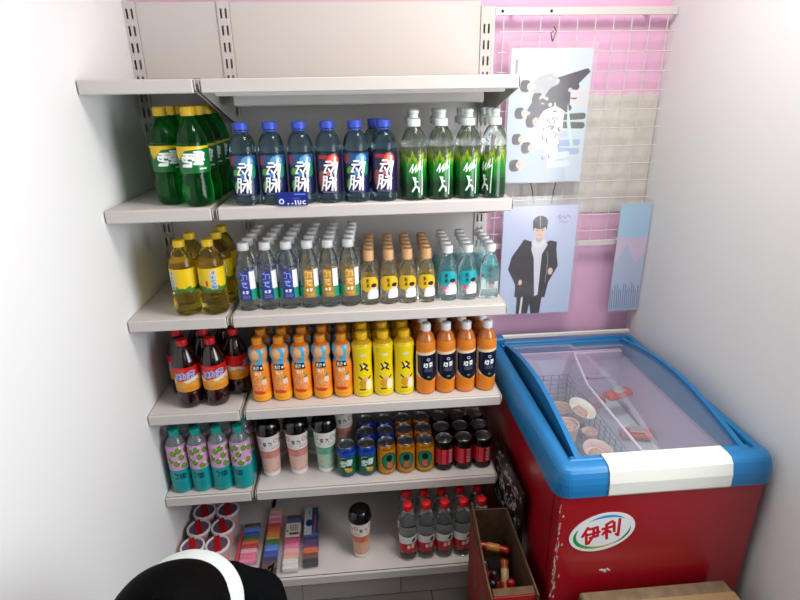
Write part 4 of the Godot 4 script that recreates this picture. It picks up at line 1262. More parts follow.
func freezer() -> void:
	var o := thing("ice_cream_freezer", Vector3.ZERO)
	tag(o, "red chest freezer with blue rim and glass lids beside the shelving", "freezer")
	var red := mat(Color(0.63, 0.05, 0.11), 0.32, 0.0, 1.0, 0.3)
	var blue := mat(Color(0.1, 0.44, 0.66), 0.35)
	var x0 := 0.95
	var x1 := 1.57
	var z0 := 0.05
	var z1 := 0.895
	# cabinet: four walls and a foot, so that the inside is hollow
	var st := st_new()
	add_box(st, Vector3(x0 + 0.02, 0.4, (z0 + z1) / 2), Vector3(0.04, 0.7, z1 - z0 - 0.08), 0.0)
	add_box(st, Vector3(x1 - 0.02, 0.4, (z0 + z1) / 2), Vector3(0.04, 0.7, z1 - z0 - 0.08), 0.0)
	add_box(st, Vector3((x0 + x1) / 2, 0.4, z1 - 0.02), Vector3(x1 - x0, 0.7, 0.04), 0.006)
	add_box(st, Vector3((x0 + x1) / 2, 0.4, z0 + 0.02), Vector3(x1 - x0, 0.7, 0.04), 0.006)
	add_box(st, Vector3((x0 + x1) / 2, 0.075, (z0 + z1) / 2), Vector3(x1 - x0 - 0.081, 0.04, z1 - z0 - 0.081), 0.002)
	var cab := obj("cabinet", st.commit(), red, o)
	obj("foot", box(Vector3(0.56, 0.05, 0.84), 0.004), mat(Color(0.05, 0.05, 0.05), 0.6), o, Vector3(1.26, 0.025, 0.44))
	# worn paint on the front corner
	var cs := st_new()
	for k in 150:
		var y := 0.735 - 0.68 * sqrt(rng.randf())
		var sc0 := rng.randf_range(0.0008, 0.0035)
		var h0 := rng.randf_range(0.002, 0.012)
		var c := Vector3(x0 + 0.005 + absf(rng.randfn(0.0, 0.006)), y, z1 + 0.0004)
		add_prism(cs, [Vector2(-sc0, -h0 * 0.6), Vector2(sc0 * 0.4, -h0), Vector2(sc0 * 0.9, h0 * 0.3), Vector2(0, h0), Vector2(-sc0 * 0.7, h0 * 0.5)], 0.0008, 2, c)
	obj("paint_chips", cs.commit(), mat(Color(0.75, 0.68, 0.64), 0.7), cab).set_meta("kind", "stuff")
	# liner
	var lin := mat(Color(0.8, 0.74, 0.86), 0.45)
	var ls := st_new()
	add_box(ls, Vector3(1.26, 0.54, 0.112), Vector3(0.5, 0.5, 0.01), 0.001)
	add_box(ls, Vector3(1.26, 0.55, 0.84), Vector3(0.5, 0.5, 0.01), 0.001)
	add_box(ls, Vector3(1.01, 0.55, 0.475), Vector3(0.01, 0.5, 0.72), 0.001)
	add_box(ls, Vector3(1.51, 0.55, 0.475), Vector3(0.01, 0.5, 0.72), 0.001)
	add_box(ls, Vector3(1.26, 0.3, 0.475), Vector3(0.5, 0.01, 0.72), 0.001)
	obj("liner", ls.commit(), lin, o)
	# blue rim: four rails with rounded edges
	st = st_new()
	# section (distance outwards, height), swept round the top with rounded corners
	var rp := ring_profile([Vector2(-0.038, 0.742), Vector2(0.012, 0.742), Vector2(0.018, 0.75), Vector2(0.017, 0.785), Vector2(0.008, 0.817), Vector2(-0.004, 0.829), Vector2(-0.018, 0.832), Vector2(-0.03, 0.832), Vector2(-0.036, 0.828), Vector2(-0.038, 0.742)])
	var ring_at := func(d: float, k: int) -> Vector2:
		# k-th of 32 points of a rounded rectangle pushed outwards by d
		var q := k / 8
		var a := (float(k % 8) / 7.0 + q) * PI / 2
		var r := maxf(0.028 + d, 0.006)
		var c := Vector2([x1, x0, x0, x1][q] + [-1, 1, 1, -1][q] * (r - d), [z1, z1, z0, z0][q] + [-1, -1, 1, 1][q] * (r - d))
		return c + Vector2(cos(a), sin(a)) * r
	for i in rp.size() - 1:
		for k in 32:
			var c: Array = []
			for e in [[i, k], [i, (k + 1) % 32], [i + 1, (k + 1) % 32], [i + 1, k]]:
				var q: Vector2 = ring_at.call(rp[e[0]].x, e[1])
				c.append(Vector3(q.x, rp[e[0]].y, q.y))
			var dv2: Vector2 = rp[i + 1] - rp[i]
			var ang := atan2(c[0].z - (z0 + z1) / 2, c[0].x - (x0 + x1) / 2)
			var aa := (float(k % 8) / 7.0 + k / 8) * PI / 2
			quad(st, c[0], c[1], c[2], c[3], Vector3(cos(aa) * dv2.y, -dv2.x, sin(aa) * dv2.y))
	add_box(st, Vector3((x0 + x1) / 2, 0.81, z1 - 0.046), Vector3(x1 - x0 - 0.08, 0.04, 0.022), 0.003)
	add_box(st, Vector3((x0 + x1) / 2, 0.81, z0 + 0.046), Vector3(x1 - x0 - 0.08, 0.04, 0.022), 0.003)
	var rm := obj("rim", st.commit(), blue, o)
	obj("corner_block", box(Vector3(0.055, 0.03, 0.05), 0.006), blue, rm, Vector3(x0 + 0.03, 0.84, 0.068))
	obj("back_strip", box(Vector3(0.6, 0.018, 0.012), 0.003), mat(Color(0.86, 0.85, 0.82), 0.4), rm, Vector3(1.27, 0.836, 0.036))
	# raised curved side rails that carry the bowed glass
	var arc := []
	var top := []
	for k in 17:
		var t := float(k) / 16
		var z := lerpf(0.088, 0.856, t)
		var y := 0.83 + 0.055 * sin(PI * t)
		arc.append(Vector2(z, y))
		top.append(Vector2(z, y))
	var rail := arc.duplicate()
	rail.append(Vector2(0.856, 0.78))
	rail.append(Vector2(0.088, 0.78))
	for x in [1.012, 1.508]:
		obj("lid_rail", prism(rail, 0.016, 0), blue, o, Vector3(x, 0, 0))
	var gl := mat(Color(0.9, 0.93, 0.95), 0.03, 0.0, 0.08)
	for q in [[1.021, 1.27, 0.0], [1.255, 1.499, 0.006]]:
		var gs := st_new()
		for k in 16:
			var a: Vector2 = top[k]
			var b: Vector2 = top[k + 1]
			var dy: float = -0.006 - q[2]
			quad(gs, Vector3(q[0], a.y + dy, a.x), Vector3(q[1], a.y + dy, a.x), Vector3(q[1], b.y + dy, b.x), Vector3(q[0], b.y + dy, b.x), Vector3.UP)
		obj("glass_lid", gs.commit(), gl, o)
	# white badge wrapped over the front rim
	var bp := [Vector2(z1 + 0.006, 0.7405), Vector2(z1 + 0.0165, 0.741), Vector2(z1 + 0.0225, 0.75), Vector2(z1 + 0.0215, 0.787), Vector2(z1 + 0.0125, 0.82), Vector2(z1 - 0.001, 0.8335), Vector2(z1 - 0.018, 0.836), Vector2(z1 - 0.05, 0.836), Vector2(z1 - 0.05, 0.832)]
	obj("white_badge", prism(bp, 0.36, 0), mat(Color(0.84, 0.84, 0.8), 0.3), o, Vector3(1.262, 0, 0))
	# oval emblem on the front
	var ls2 := st_new()
	var prev := Vector3.ZERO
	for pass_i in 2:
		for k in 64:
			var a0 := TAU * k / 64
			var a1 := TAU * (k + 1) / 64
			var q0 := Vector2(cos(a0) * 0.1, sin(a0) * 0.068)
			var q1 := Vector2(cos(a1) * 0.1, sin(a1) * 0.068)
			if pass_i == 0:
				for p in [Vector2.ZERO, q1, q0]:
					ls2.set_normal(Vector3(0, 0, 1))
					ls2.set_uv(Vector2(0.5 + p.x / 0.2, 0.5 - p.y / 0.136))
					ls2.add_vertex(Vector3(p.x, p.y, 0.001))
			else:
				for p in [[q0, 0.001], [q1, 0.001], [q1, -0.001], [q0, 0.001], [q1, -0.001], [q0, -0.001]]:
					ls2.set_normal(Vector3(p[0].x, p[0].y, 0).normalized())
					ls2.set_uv(Vector2(0.5, 0.98))
					ls2.add_vertex(Vector3(p[0].x, p[0].y, p[1]))
	obj("oval_emblem", ls2.commit(), tmat(art_logo(), 0.3), o, Vector3(1.091, 0.597, z1 + 0.0015), Vector3(0, 0, 0.26))
	# a white scuff below the emblem
	var sc := st_new()
	for q in [[-0.012, 0.002, 0.006], [-0.002, -0.001, 0.008], [0.008, 0.003, 0.005], [0.002, -0.007, 0.004], [0.014, -0.002, 0.004]]:
		add_prism(sc, [Vector2(-q[2], -q[2] * 0.3), Vector2(q[2] * 0.6, -q[2] * 0.6), Vector2(q[2], q[2] * 0.4), Vector2(-q[2] * 0.3, q[2] * 0.6)], 0.001, 2, Vector3(1.118 + q[0], 0.445 + q[1], z1 + 0.0006))
	obj("scuff_mark", sc.commit(), mat(Color(0.85, 0.8, 0.78), 0.6), cab)
	# things inside: wire baskets, a divider and the tubs of ice
	var ws := st_new()
	for k in 18:
		var z := 0.13 + 0.69 * k / 17.0
		add_tube(ws, [Vector3(1.03, 0.7, z), Vector3(1.03, 0.56, z), Vector3(1.275, 0.56, z), Vector3(1.275, 0.68, z)], 0.0016, 5)
	for k in 8:
		var x := 1.03 + 0.245 * k / 7.0
		add_tube(ws, [Vector3(x, 0.69, 0.13), Vector3(x, 0.56, 0.13), Vector3(x, 0.56, 0.82), Vector3(x, 0.69, 0.82)], 0.0016, 5)
	for k in 7:
		var y := 0.56 + 0.13 * k / 6.0
		add_tube(ws, [Vector3(1.03, y, 0.13), Vector3(1.275, y, 0.13), Vector3(1.275, y, 0.82), Vector3(1.03, y, 0.82), Vector3(1.03, y, 0.13)], 0.0016, 5)
	var bsk := obj("wire_basket", ws.commit(), mat(Color(0.36, 0.44, 0.58), 0.35, 0.3), o)
	bsk.set_meta("kind", "stuff")
	ws = st_new()
	for pts in [[Vector3(1.29, 0.79, 0.135), Vector3(1.29, 0.73, 0.29), Vector3(1.29, 0.73, 0.8)], [Vector3(1.29, 0.79, 0.135), Vector3(1.495, 0.79, 0.135)], [Vector3(1.29, 0.79, 0.135), Vector3(1.29, 0.56, 0.135), Vector3(1.29, 0.56, 0.8)]]:
		add_tube(ws, pts, 0.005, 8)
	var dv := obj("divider_frame", ws.commit(), mat(Color(0.82, 0.78, 0.86), 0.35), o)
	obj("divider_panel", prism([Vector2(0.135, 0.79), Vector2(0.29, 0.73), Vector2(0.8, 0.73), Vector2(0.8, 0.56), Vector2(0.135, 0.56)], 0.003, 0), mat(Color(0.85, 0.86, 0.92), 0.08, 0.0, 0.2), dv, Vector3(1.29, 0, 0))
	obj("basket_floor", box(Vector3(0.2, 0.006, 0.68), 0.002), mat(Color(0.72, 0.74, 0.8), 0.4), o, Vector3(1.395, 0.56, 0.475))
	obj("frosted_floor", box(Vector3(0.235, 0.006, 0.68), 0.002), mat(Color(0.5, 0.56, 0.66), 0.5), o, Vector3(1.152, 0.55, 0.475))
	var tx := pic(200, 30, Color(0.8, 0.74, 0.86))
	for k in 12: line(tx, Vector2(10 + k * 15, 20), Vector2(20 + k * 15, 20 - (k % 2) * 3), 6, Color(0.65, 0.12, 0.2))
	oval(tx, 60, 12, 8, 7, Color(0.65, 0.12, 0.2))
	obj("red_lettering", flat_panel(0.16, 0.022, 0.001), tmat(tx, 0.4), o, Vector3(1.4, 0.66, 0.1182))
	var bowl := [Vector2(0, 0.002), Vector2(0.028, 0), Vector2(0.036, 0.02), Vector2(0.05, 0.05), Vector2(0.053, 0.05), Vector2(0.053, 0.054), Vector2(0.049, 0.053), Vector2(0.038, 0.03), Vector2(0, 0.028)]
	var cup := [Vector2(0, 0.002), Vector2(0.028, 0), Vector2(0.04, 0.08), Vector2(0.043, 0.08), Vector2(0.043, 0.085), Vector2(0.038, 0.084), Vector2(0.036, 0.07), Vector2(0, 0.07)]
	var creamy := mat(Color(0.82, 0.8, 0.76), 0.4)
	var pinky := mat(Color(0.78, 0.66, 0.64), 0.45)
	var food := noise_mat(Color(0.78, 0.68, 0.6), Color(0.5, 0.32, 0.26), 0.06, 0.6, 0.0, 9.0, 5)
	for q in [[bowl, 1.203, 0.662, 0.405, 0.25, -0.3, creamy, "white ice cream bowl tilted on top of the others in the freezer"], [cup, 1.148, 0.602, 0.475, 0.0, 0.1, pinky, "pink ice cream cup near the freezer's blue side rail"], [cup, 1.223, 0.605, 0.49, 0.0, 0.05, pinky, "smallest ice cream cup, beside the tilted white bowl"],
			[bowl, 1.2, 0.605, 0.59, 0.2, -0.1, pinky, "pale pink ice cream bowl at the front of the freezer basket"], [cup, 1.165, 0.588, 0.345, 0.0, 0.0, pinky, "dusky ice cream cup behind the pink cup in the freezer"], [cup, 1.09, 0.59, 0.6, -0.1, 0.2, pinky, "low ice cream cup in the freezer corner behind the white badge"]]:
		var t := thing("ice_cream_cup", Vector3(q[1], q[2], q[3]))
		t.rotation = Vector3(q[4], 0, q[5])
		if q[3] == 0.49: t.scale = Vector3.ONE * 0.64
		tag(t, q[7], "ice cream", "ice cream cups in the freezer")
		obj("cup", lathe(q[0], 32), q[6], t)
		obj("filling", blob([[Vector3(-0.012, 0.032 if q[0] == bowl else 0.068, 0), Vector3(0.012, 0.032 if q[0] == bowl else 0.07, 0.006), 0.018, 0.016], [Vector3(0, 0.03 if q[0] == bowl else 0.066, -0.012), Vector3(0.004, 0.032 if q[0] == bowl else 0.068, 0.014), 0.016, 0.014]], 0.004, 0.01), food, t)
	for q in [[1.43, 0.66, 0.27, 0.3, "red and silver ice cream packet lying on the others behind the divider"], [1.44, 0.575, 0.42, -0.2, "red ice cream packet lying flat behind the freezer divider"], [1.37, 0.575, 0.2, 0.6, "grey and red ice cream packet at the back of the freezer"], [1.36, 0.575, 0.58, 0.1, "red-edged ice cream packet toward the front behind the divider"]]:
		var t := thing("ice_cream_packet", Vector3(q[0], q[1], q[2]), q[3])
		tag(t, q[4], "ice cream", "ice cream packets behind the divider")
		obj("wrapper", blob([[Vector3(-0.045, 0.012, 0), Vector3(0.045, 0.012, 0), 0.014, 0.014], [Vector3(-0.05, 0.008, -0.02), Vector3(0.05, 0.008, -0.02), 0.009, 0.009], [Vector3(-0.05, 0.008, 0.02), Vector3(0.05, 0.008, 0.02), 0.009, 0.009]], 0.006, 0.02), mat(Color(0.72, 0.1, 0.1), 0.25), t)
		obj("print_band", box(Vector3(0.05, 0.004, 0.04), 0.0015), mat(Color(0.7, 0.66, 0.66), 0.3, 0.4), t, Vector3(0, 0.0275, 0))

# ---------------------------------------------------------------- carton, bag and box on the floor
func floor_goods() -> void:
	var card := noise_mat(Color(0.4, 0.29, 0.19), Color(0.31, 0.21, 0.13), 0.02, 0.85, 0.0, 4.0, 3)
	var redc := mat(Color(0.62, 0.1, 0.07), 0.6)
	var im := pic(128, 256, Color(0.5, 0.16, 0.12))
	for k in 26:
		var x := rng.randf_range(0, 128)
		line(im, Vector2(x, rng.randf_range(0, 120)), Vector2(x + rng.randf_range(-14, 14), rng.randf_range(120, 256)), rng.randf_range(2, 6), Color(0.5, 0.36, 0.24) if k % 2 else Color(0.6, 0.12, 0.1))
	var o := thing("open_carton", Vector3(0.835, 0.0, 0.755))
	tag(o, "open red and brown cardboard carton on the floor between shelving and freezer", "carton")
	# walls in the carton's own axes: width along x, length along z
	obj("back_wall", prism([Vector2(-0.055, 0), Vector2(0.07, 0), Vector2(0.07, 0.415), Vector2(-0.052, 0.42)], 0.005, 2), card, o, Vector3(0, 0, -0.178))
	var lw := obj("side_wall", prism([Vector2(-0.18, 0), Vector2(0.178, 0), Vector2(0.178, 0.41), Vector2(0.1, 0.405), Vector2(0, 0.425), Vector2(-0.1, 0.45), Vector2(-0.18, 0.455)], 0.005, 0), card, o, Vector3(-0.066, 0, 0), Vector3(0, -0.035, 0))
	obj("printed_face", flat_panel(0.35, 0.39, 0.001), tmat(im, 0.7), lw, Vector3(-0.0035, 0.2, 0), Vector3(0, -PI / 2, 0))
	obj("side_wall", prism([Vector2(-0.18, 0), Vector2(0.178, 0), Vector2(0.178, 0.41), Vector2(-0.18, 0.415)], 0.005, 0), card, o, Vector3(0.068, 0, 0))
	obj("front_wall", box(Vector3(0.132, 0.4, 0.005), 0.0008), redc, o, Vector3(0.0, 0.2, 0.165))
	obj("front_flap", box(Vector3(0.128, 0.004, 0.026), 0.0008), card, o, Vector3(0.0, 0.403, 0.152), Vector3(0.1, 0, 0))
	obj("carton_floor", box(Vector3(0.13, 0.005, 0.35), 0.0008), card, o, Vector3(0, 0.004, 0))
	var cols := [[Color(0.6, 0.08, 0.08), Color(0.75, 0.5, 0.2)], [Color(0.12, 0.08, 0.08), Color(0.55, 0.1, 0.1)], [Color(0.7, 0.35, 0.12), Color(0.8, 0.7, 0.5)], [Color(0.08, 0.06, 0.06), Color(0.4, 0.25, 0.1)], [Color(0.62, 0.07, 0.09), Color(0.85, 0.65, 0.45)], [Color(0.2, 0.1, 0.08), Color(0.5, 0.08, 0.08)]]
	var spots := [[0.0, 0.33, -0.09, 1.3, 0.1, "orange and cream snack stick lying across the back of the carton"], [-0.028, 0.27, -0.02, 0.3, 0.9, "black and red snack stick in the middle of the carton"], [0.03, 0.26, -0.03, -0.2, 0.5, "dark brown snack stick leaning under the orange one in the carton"], [-0.03, 0.27, 0.06, 0.1, 1.1, "black and brown snack stick at the carton's low side wall"], [0.022, 0.28, 0.07, -0.15, 1.2, "bright red and tan snack stick standing up at the carton front"], [-0.004, 0.265, 0.02, 0.4, 0.9, "dull red snack stick half buried in the carton's middle"]]
	for k in 6:
		var s: Array = spots[k]
		var t := thing("snack_stick", Vector3(0.835 + s[0], s[1], 0.755 + s[2]))
		t.rotation = Vector3(s[4], s[3], 0)
		tag(t, s[5], "snack", "wrapped snack sticks in the carton")
		obj("wrapper", blob([[Vector3(0, 0, -0.045), Vector3(0, 0, 0.045), 0.013, 0.013], [Vector3(-0.008, 0, -0.05), Vector3(0.008, 0, -0.05), 0.005, 0.005], [Vector3(-0.008, 0, 0.05), Vector3(0.008, 0, 0.05), 0.005, 0.005]], 0.005, 0.012), mat(cols[k][0], 0.3), t)
		obj("print_band", lathe([Vector2(0.0132, -0.022), Vector2(0.0142, -0.02), Vector2(0.0142, 0.02), Vector2(0.0132, 0.022)], 18), mat(cols[k][1], 0.35), t, Vector3.ZERO, Vector3(PI / 2, 0, 0))
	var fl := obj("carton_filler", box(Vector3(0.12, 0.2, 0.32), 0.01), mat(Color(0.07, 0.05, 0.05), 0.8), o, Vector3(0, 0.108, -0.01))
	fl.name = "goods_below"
	# dark printed plastic bag standing against the freezer's side
	var bag := pic(128, 192, Color(0.06, 0.04, 0.05))
	for k in 70:
		var p := Vector2(rng.randf_range(8, 120), rng.randf_range(8, 184))
		path(bag, [p, p + Vector2(rng.randf_range(-10, 10), rng.randf_range(4, 12)), p + Vector2(rng.randf_range(-12, 12), rng.randf_range(10, 18))], 2.6, Color(0.85, 0.8, 0.8))
	var b := thing("plastic_bag", Vector3(0.932, 0.3, 0.53))
	tag(b, "dark plastic bag with grey scribbled print squeezed beside the freezer", "bag")
	obj("printed_film", flat_panel(0.34, 0.27, 0.008), tmat(bag, 0.4), b, Vector3(-0.012, 0.135, 0.0), Vector3(0, -PI / 2, 0.0))
	obj("sealed_edge", tube([Vector3(-0.012, 0.272, -0.165), Vector3(-0.013, 0.276, -0.05), Vector3(-0.012, 0.271, 0.06), Vector3(-0.012, 0.272, 0.165)], 0.0045), mat(Color(0.08, 0.06, 0.06), 0.35), b)
	# plain box in front of the freezer
	var pb := thing("cardboard_box", Vector3(1.26, 0.0, 0.985))
	tag(pb, "plain tan cardboard box on the floor in front of the freezer", "box")
	obj("body", box(Vector3(0.46, 0.40, 0.12), 0.006), noise_mat(Color(0.5, 0.42, 0.32), Color(0.42, 0.34, 0.25), 0.02, 0.85, 0.0, 3.0, 8), pb, Vector3(0, 0.2, 0))
	obj("tape", box(Vector3(0.461, 0.002, 0.03), 0.0005), mat(Color(0.6, 0.5, 0.36), 0.25), pb, Vector3(0, 0.4005, 0))

# ---------------------------------------------------------------- person
func hand(at: Vector3, dir: Vector3, up: Vector3, sgn: float) -> ArrayMesh:
	# palm, four unequal curled fingers and a thumb, dir towards the fingertips, up = back of the hand
	var s := dir.cross(up).normalized() * sgn
	var P := [[at, at + dir * 0.075, 0.022, 0.024], [at + s * 0.016, at + dir * 0.08 + s * 0.02, 0.017, 0.016], [at - s * 0.016, at + dir * 0.076 - s * 0.022, 0.017, 0.015]]
	for k in 4:
		var l: float = [0.062, 0.07, 0.066, 0.052][k]
		var b := at + dir * 0.085 + s * (0.03 - 0.02 * k)
		var m := b + dir * l * 0.5 - up * 0.008
		var e := m + dir * l * 0.42 - up * 0.024
		P.append([b - dir * 0.02, m, 0.0095, 0.0085])
		P.append([m, e, 0.0085, 0.0072])
	var t0 := at + dir * 0.015 + s * 0.026
	P.append([t0, t0 + dir * 0.04 + s * 0.03, 0.012, 0.0105])
	P.append([t0 + dir * 0.04 + s * 0.03, t0 + dir * 0.07 + s * 0.03 - up * 0.012, 0.0105, 0.0085])
	return blob(P, 0.0035, 0.006)

func person() -> void:
	# a child standing before the shelves, facing the room with head bowed
	var B := Vector3(0.08, 0.0, 1.3)
	var o := thing("person", B)
	tag(o, "black-haired person in a black jacket with white hood, head bowed, before the bottom shelf", "person")
	var skin := mat(Color(0.78, 0.58, 0.48), 0.5)
	var body := []
	var hip := Vector3(0, 0.5, -0.01)
	var chest := Vector3(0, 0.76, -0.055)
	var neck := Vector3(0, 0.88, 0.0)
	var head := Vector3(-0.005, 0.962, 0.11)
	body.append([hip, chest, 0.095, 0.095])
	body.append([chest, neck, 0.08, 0.042])
	body.append([neck, head, 0.042, 0.05])
	for s in [-1.0, 1.0]:
		var sh := Vector3(0.095 * s, 0.835, -0.07)
		var el := Vector3(0.165 * s, 0.65, 0.0)
		var wr := Vector3(0.155 * s, 0.5, 0.09)
		body.append([sh, el, 0.038, 0.03])
		body.append([el, wr, 0.029, 0.02])
		body.append([Vector3(0.055 * s, 0.48, -0.01), Vector3(0.065 * s, 0.27, 0.01), 0.062, 0.044])
		body.append([Vector3(0.065 * s, 0.27, 0.01), Vector3(0.07 * s, 0.07, -0.015), 0.043, 0.028])
		body.append([Vector3(0.07 * s, 0.05, -0.01), Vector3(0.08 * s, 0.032, 0.1), 0.028, 0.022])
	obj("body", blob(body, 0.011, 0.04), skin, o)
	# bowed head: f looks out of the face, u to the crown
	var f := Vector3(-0.25, -0.6, 0.76).normalized()
	var r := Vector3(0.95, 0, 0.31).normalized()
	r = (r - f * r.dot(f)).normalized()
	var u := f.cross(r)
	if u.y < 0: u = -u
	var hd := [[head - f * 0.015 + u * 0.02, head + f * 0.01 + u * 0.015, 0.086, 0.078], [head + f * 0.03 - u * 0.042, head + f * 0.045 - u * 0.068, 0.052, 0.038],
		[head + f * 0.083, head + f * 0.102 - u * 0.026, 0.007, 0.011], [head + f * 0.08 - u * 0.053, head + f * 0.08 - u * 0.0535, 0.015, 0.015]]
	for s in [-1.0, 1.0]:
		hd.append([head + r * 0.081 * s + u * 0.012 - f * 0.01, head + r * 0.085 * s - u * 0.022 - f * 0.008, 0.015, 0.01])
		hd.append([head + f * 0.048 + r * 0.038 * s - u * 0.02, head + f * 0.05 + r * 0.036 * s - u * 0.025, 0.033, 0.029])
	obj("face", blob(hd, 0.005, 0.02), skin, o)
	for s in [-1.0, 1.0]:
		obj("eye", lathe(smooth([Vector2(0, -0.01), Vector2(0.008, -0.006), Vector2(0.01, 0), Vector2(0.008, 0.006), Vector2(0, 0.01)]), 16), mat(Color(0.08, 0.05, 0.04), 0.2), o, head + f * 0.077 + r * 0.03 * s + u * 0.004)
	obj("mouth", tube([head + f * 0.094 - u * 0.051 - r * 0.018, head + f * 0.097 - u * 0.052, head + f * 0.094 - u * 0.051 + r * 0.018], 0.004), mat(Color(0.62, 0.3, 0.3), 0.5), o)
	obj("hair", blob([[head - f * 0.025 + u * 0.036, head + f * 0.012 + u * 0.042, 0.092, 0.081], [head - f * 0.055 - u * 0.01, head - f * 0.05 - u * 0.05, 0.068, 0.058], [head + r * 0.058 - f * 0.02 + u * 0.02, head + r * 0.072 - f * 0.02 - u * 0.03, 0.048, 0.03], [head - r * 0.058 - f * 0.02 + u * 0.02, head - r * 0.072 - f * 0.02 - u * 0.03, 0.048, 0.03], [head + f * 0.052 + u * 0.048, head + f * 0.066 + u * 0.034, 0.048, 0.034]], 0.006, 0.03), noise_mat(Color(0.02, 0.018, 0.02), Color(0.045, 0.04, 0.045), 0.08, 0.6, 0.0, 8.0, 4, 0.12), o)
	# white hood lying behind the neck
	var hood := []
	for k in 13:
		var a := lerpf(-2.0, 2.0, k / 12.0)
		var c := Vector3(-0.02, 0.903, 0.02) + Vector3(sin(a) * 0.07, 0.035 * cos(a), -cos(a) * 0.062)
		hood.append(ball(c, 0.03 + 0.013 * cos(a)))
	obj("hood", blob(hood, 0.007, 0.03), mat(Color(0.8, 0.83, 0.81), 0.8), o)
	# jacket with sleeves
	var jk := [[Vector3(0, 0.46, -0.01), chest, 0.115, 0.112], [Vector3(-0.088, 0.834, -0.075), Vector3(0.088, 0.834, -0.075), 0.046, 0.046], [Vector3(-0.035, 0.87, -0.065), Vector3(0.035, 0.87, -0.065), 0.055, 0.055]]
	for s in [-1.0, 1.0]:
		jk.append([Vector3(0.095 * s, 0.822, -0.073), Vector3(0.16 * s, 0.65, 0.0), 0.05, 0.048])
		jk.append([Vector3(0.168 * s, 0.65, 0.0), Vector3(0.156 * s, 0.515, 0.08), 0.046, 0.036])
	obj("jacket", blob(jk, 0.011, 0.035), noise_mat(Color(0.03, 0.033, 0.036), Color(0.055, 0.058, 0.062), 0.05, 0.9, 0.0, 5.0, 6, 0.12), o)
	var tr := [[Vector3(-0.045, 0.48, -0.01), Vector3(0.045, 0.48, -0.01), 0.095, 0.095]]
	for s in [-1.0, 1.0]:
		tr.append([Vector3(0.055 * s, 0.47, -0.01), Vector3(0.066 * s, 0.27, 0.01), 0.078, 0.058])
		tr.append([Vector3(0.066 * s, 0.27, 0.01), Vector3(0.07 * s, 0.1, -0.01), 0.056, 0.045])
	obj("trousers", blob(tr, 0.011, 0.03), mat(Color(0.12, 0.14, 0.2), 0.8), o)
	for s in [-1.0, 1.0]:
		obj("shoe", blob([[Vector3(0.07 * s, 0.036, -0.025), Vector3(0.082 * s, 0.032, 0.12), 0.036, 0.032], [Vector3(0.07 * s, 0.07, -0.015), Vector3(0.076 * s, 0.048, 0.06), 0.037, 0.028]], 0.008, 0.03), mat(Color(0.75, 0.74, 0.72), 0.6), o)
		var hm := obj("hand", hand(Vector3.ZERO, Vector3(-0.1 * s, -0.75, 0.65).normalized(), Vector3(0.8 * s, 0.2, 0.35).normalized(), -s), skin, o, Vector3(0.155 * s, 0.505, 0.085))
		hm.scale = Vector3.ONE * 0.8

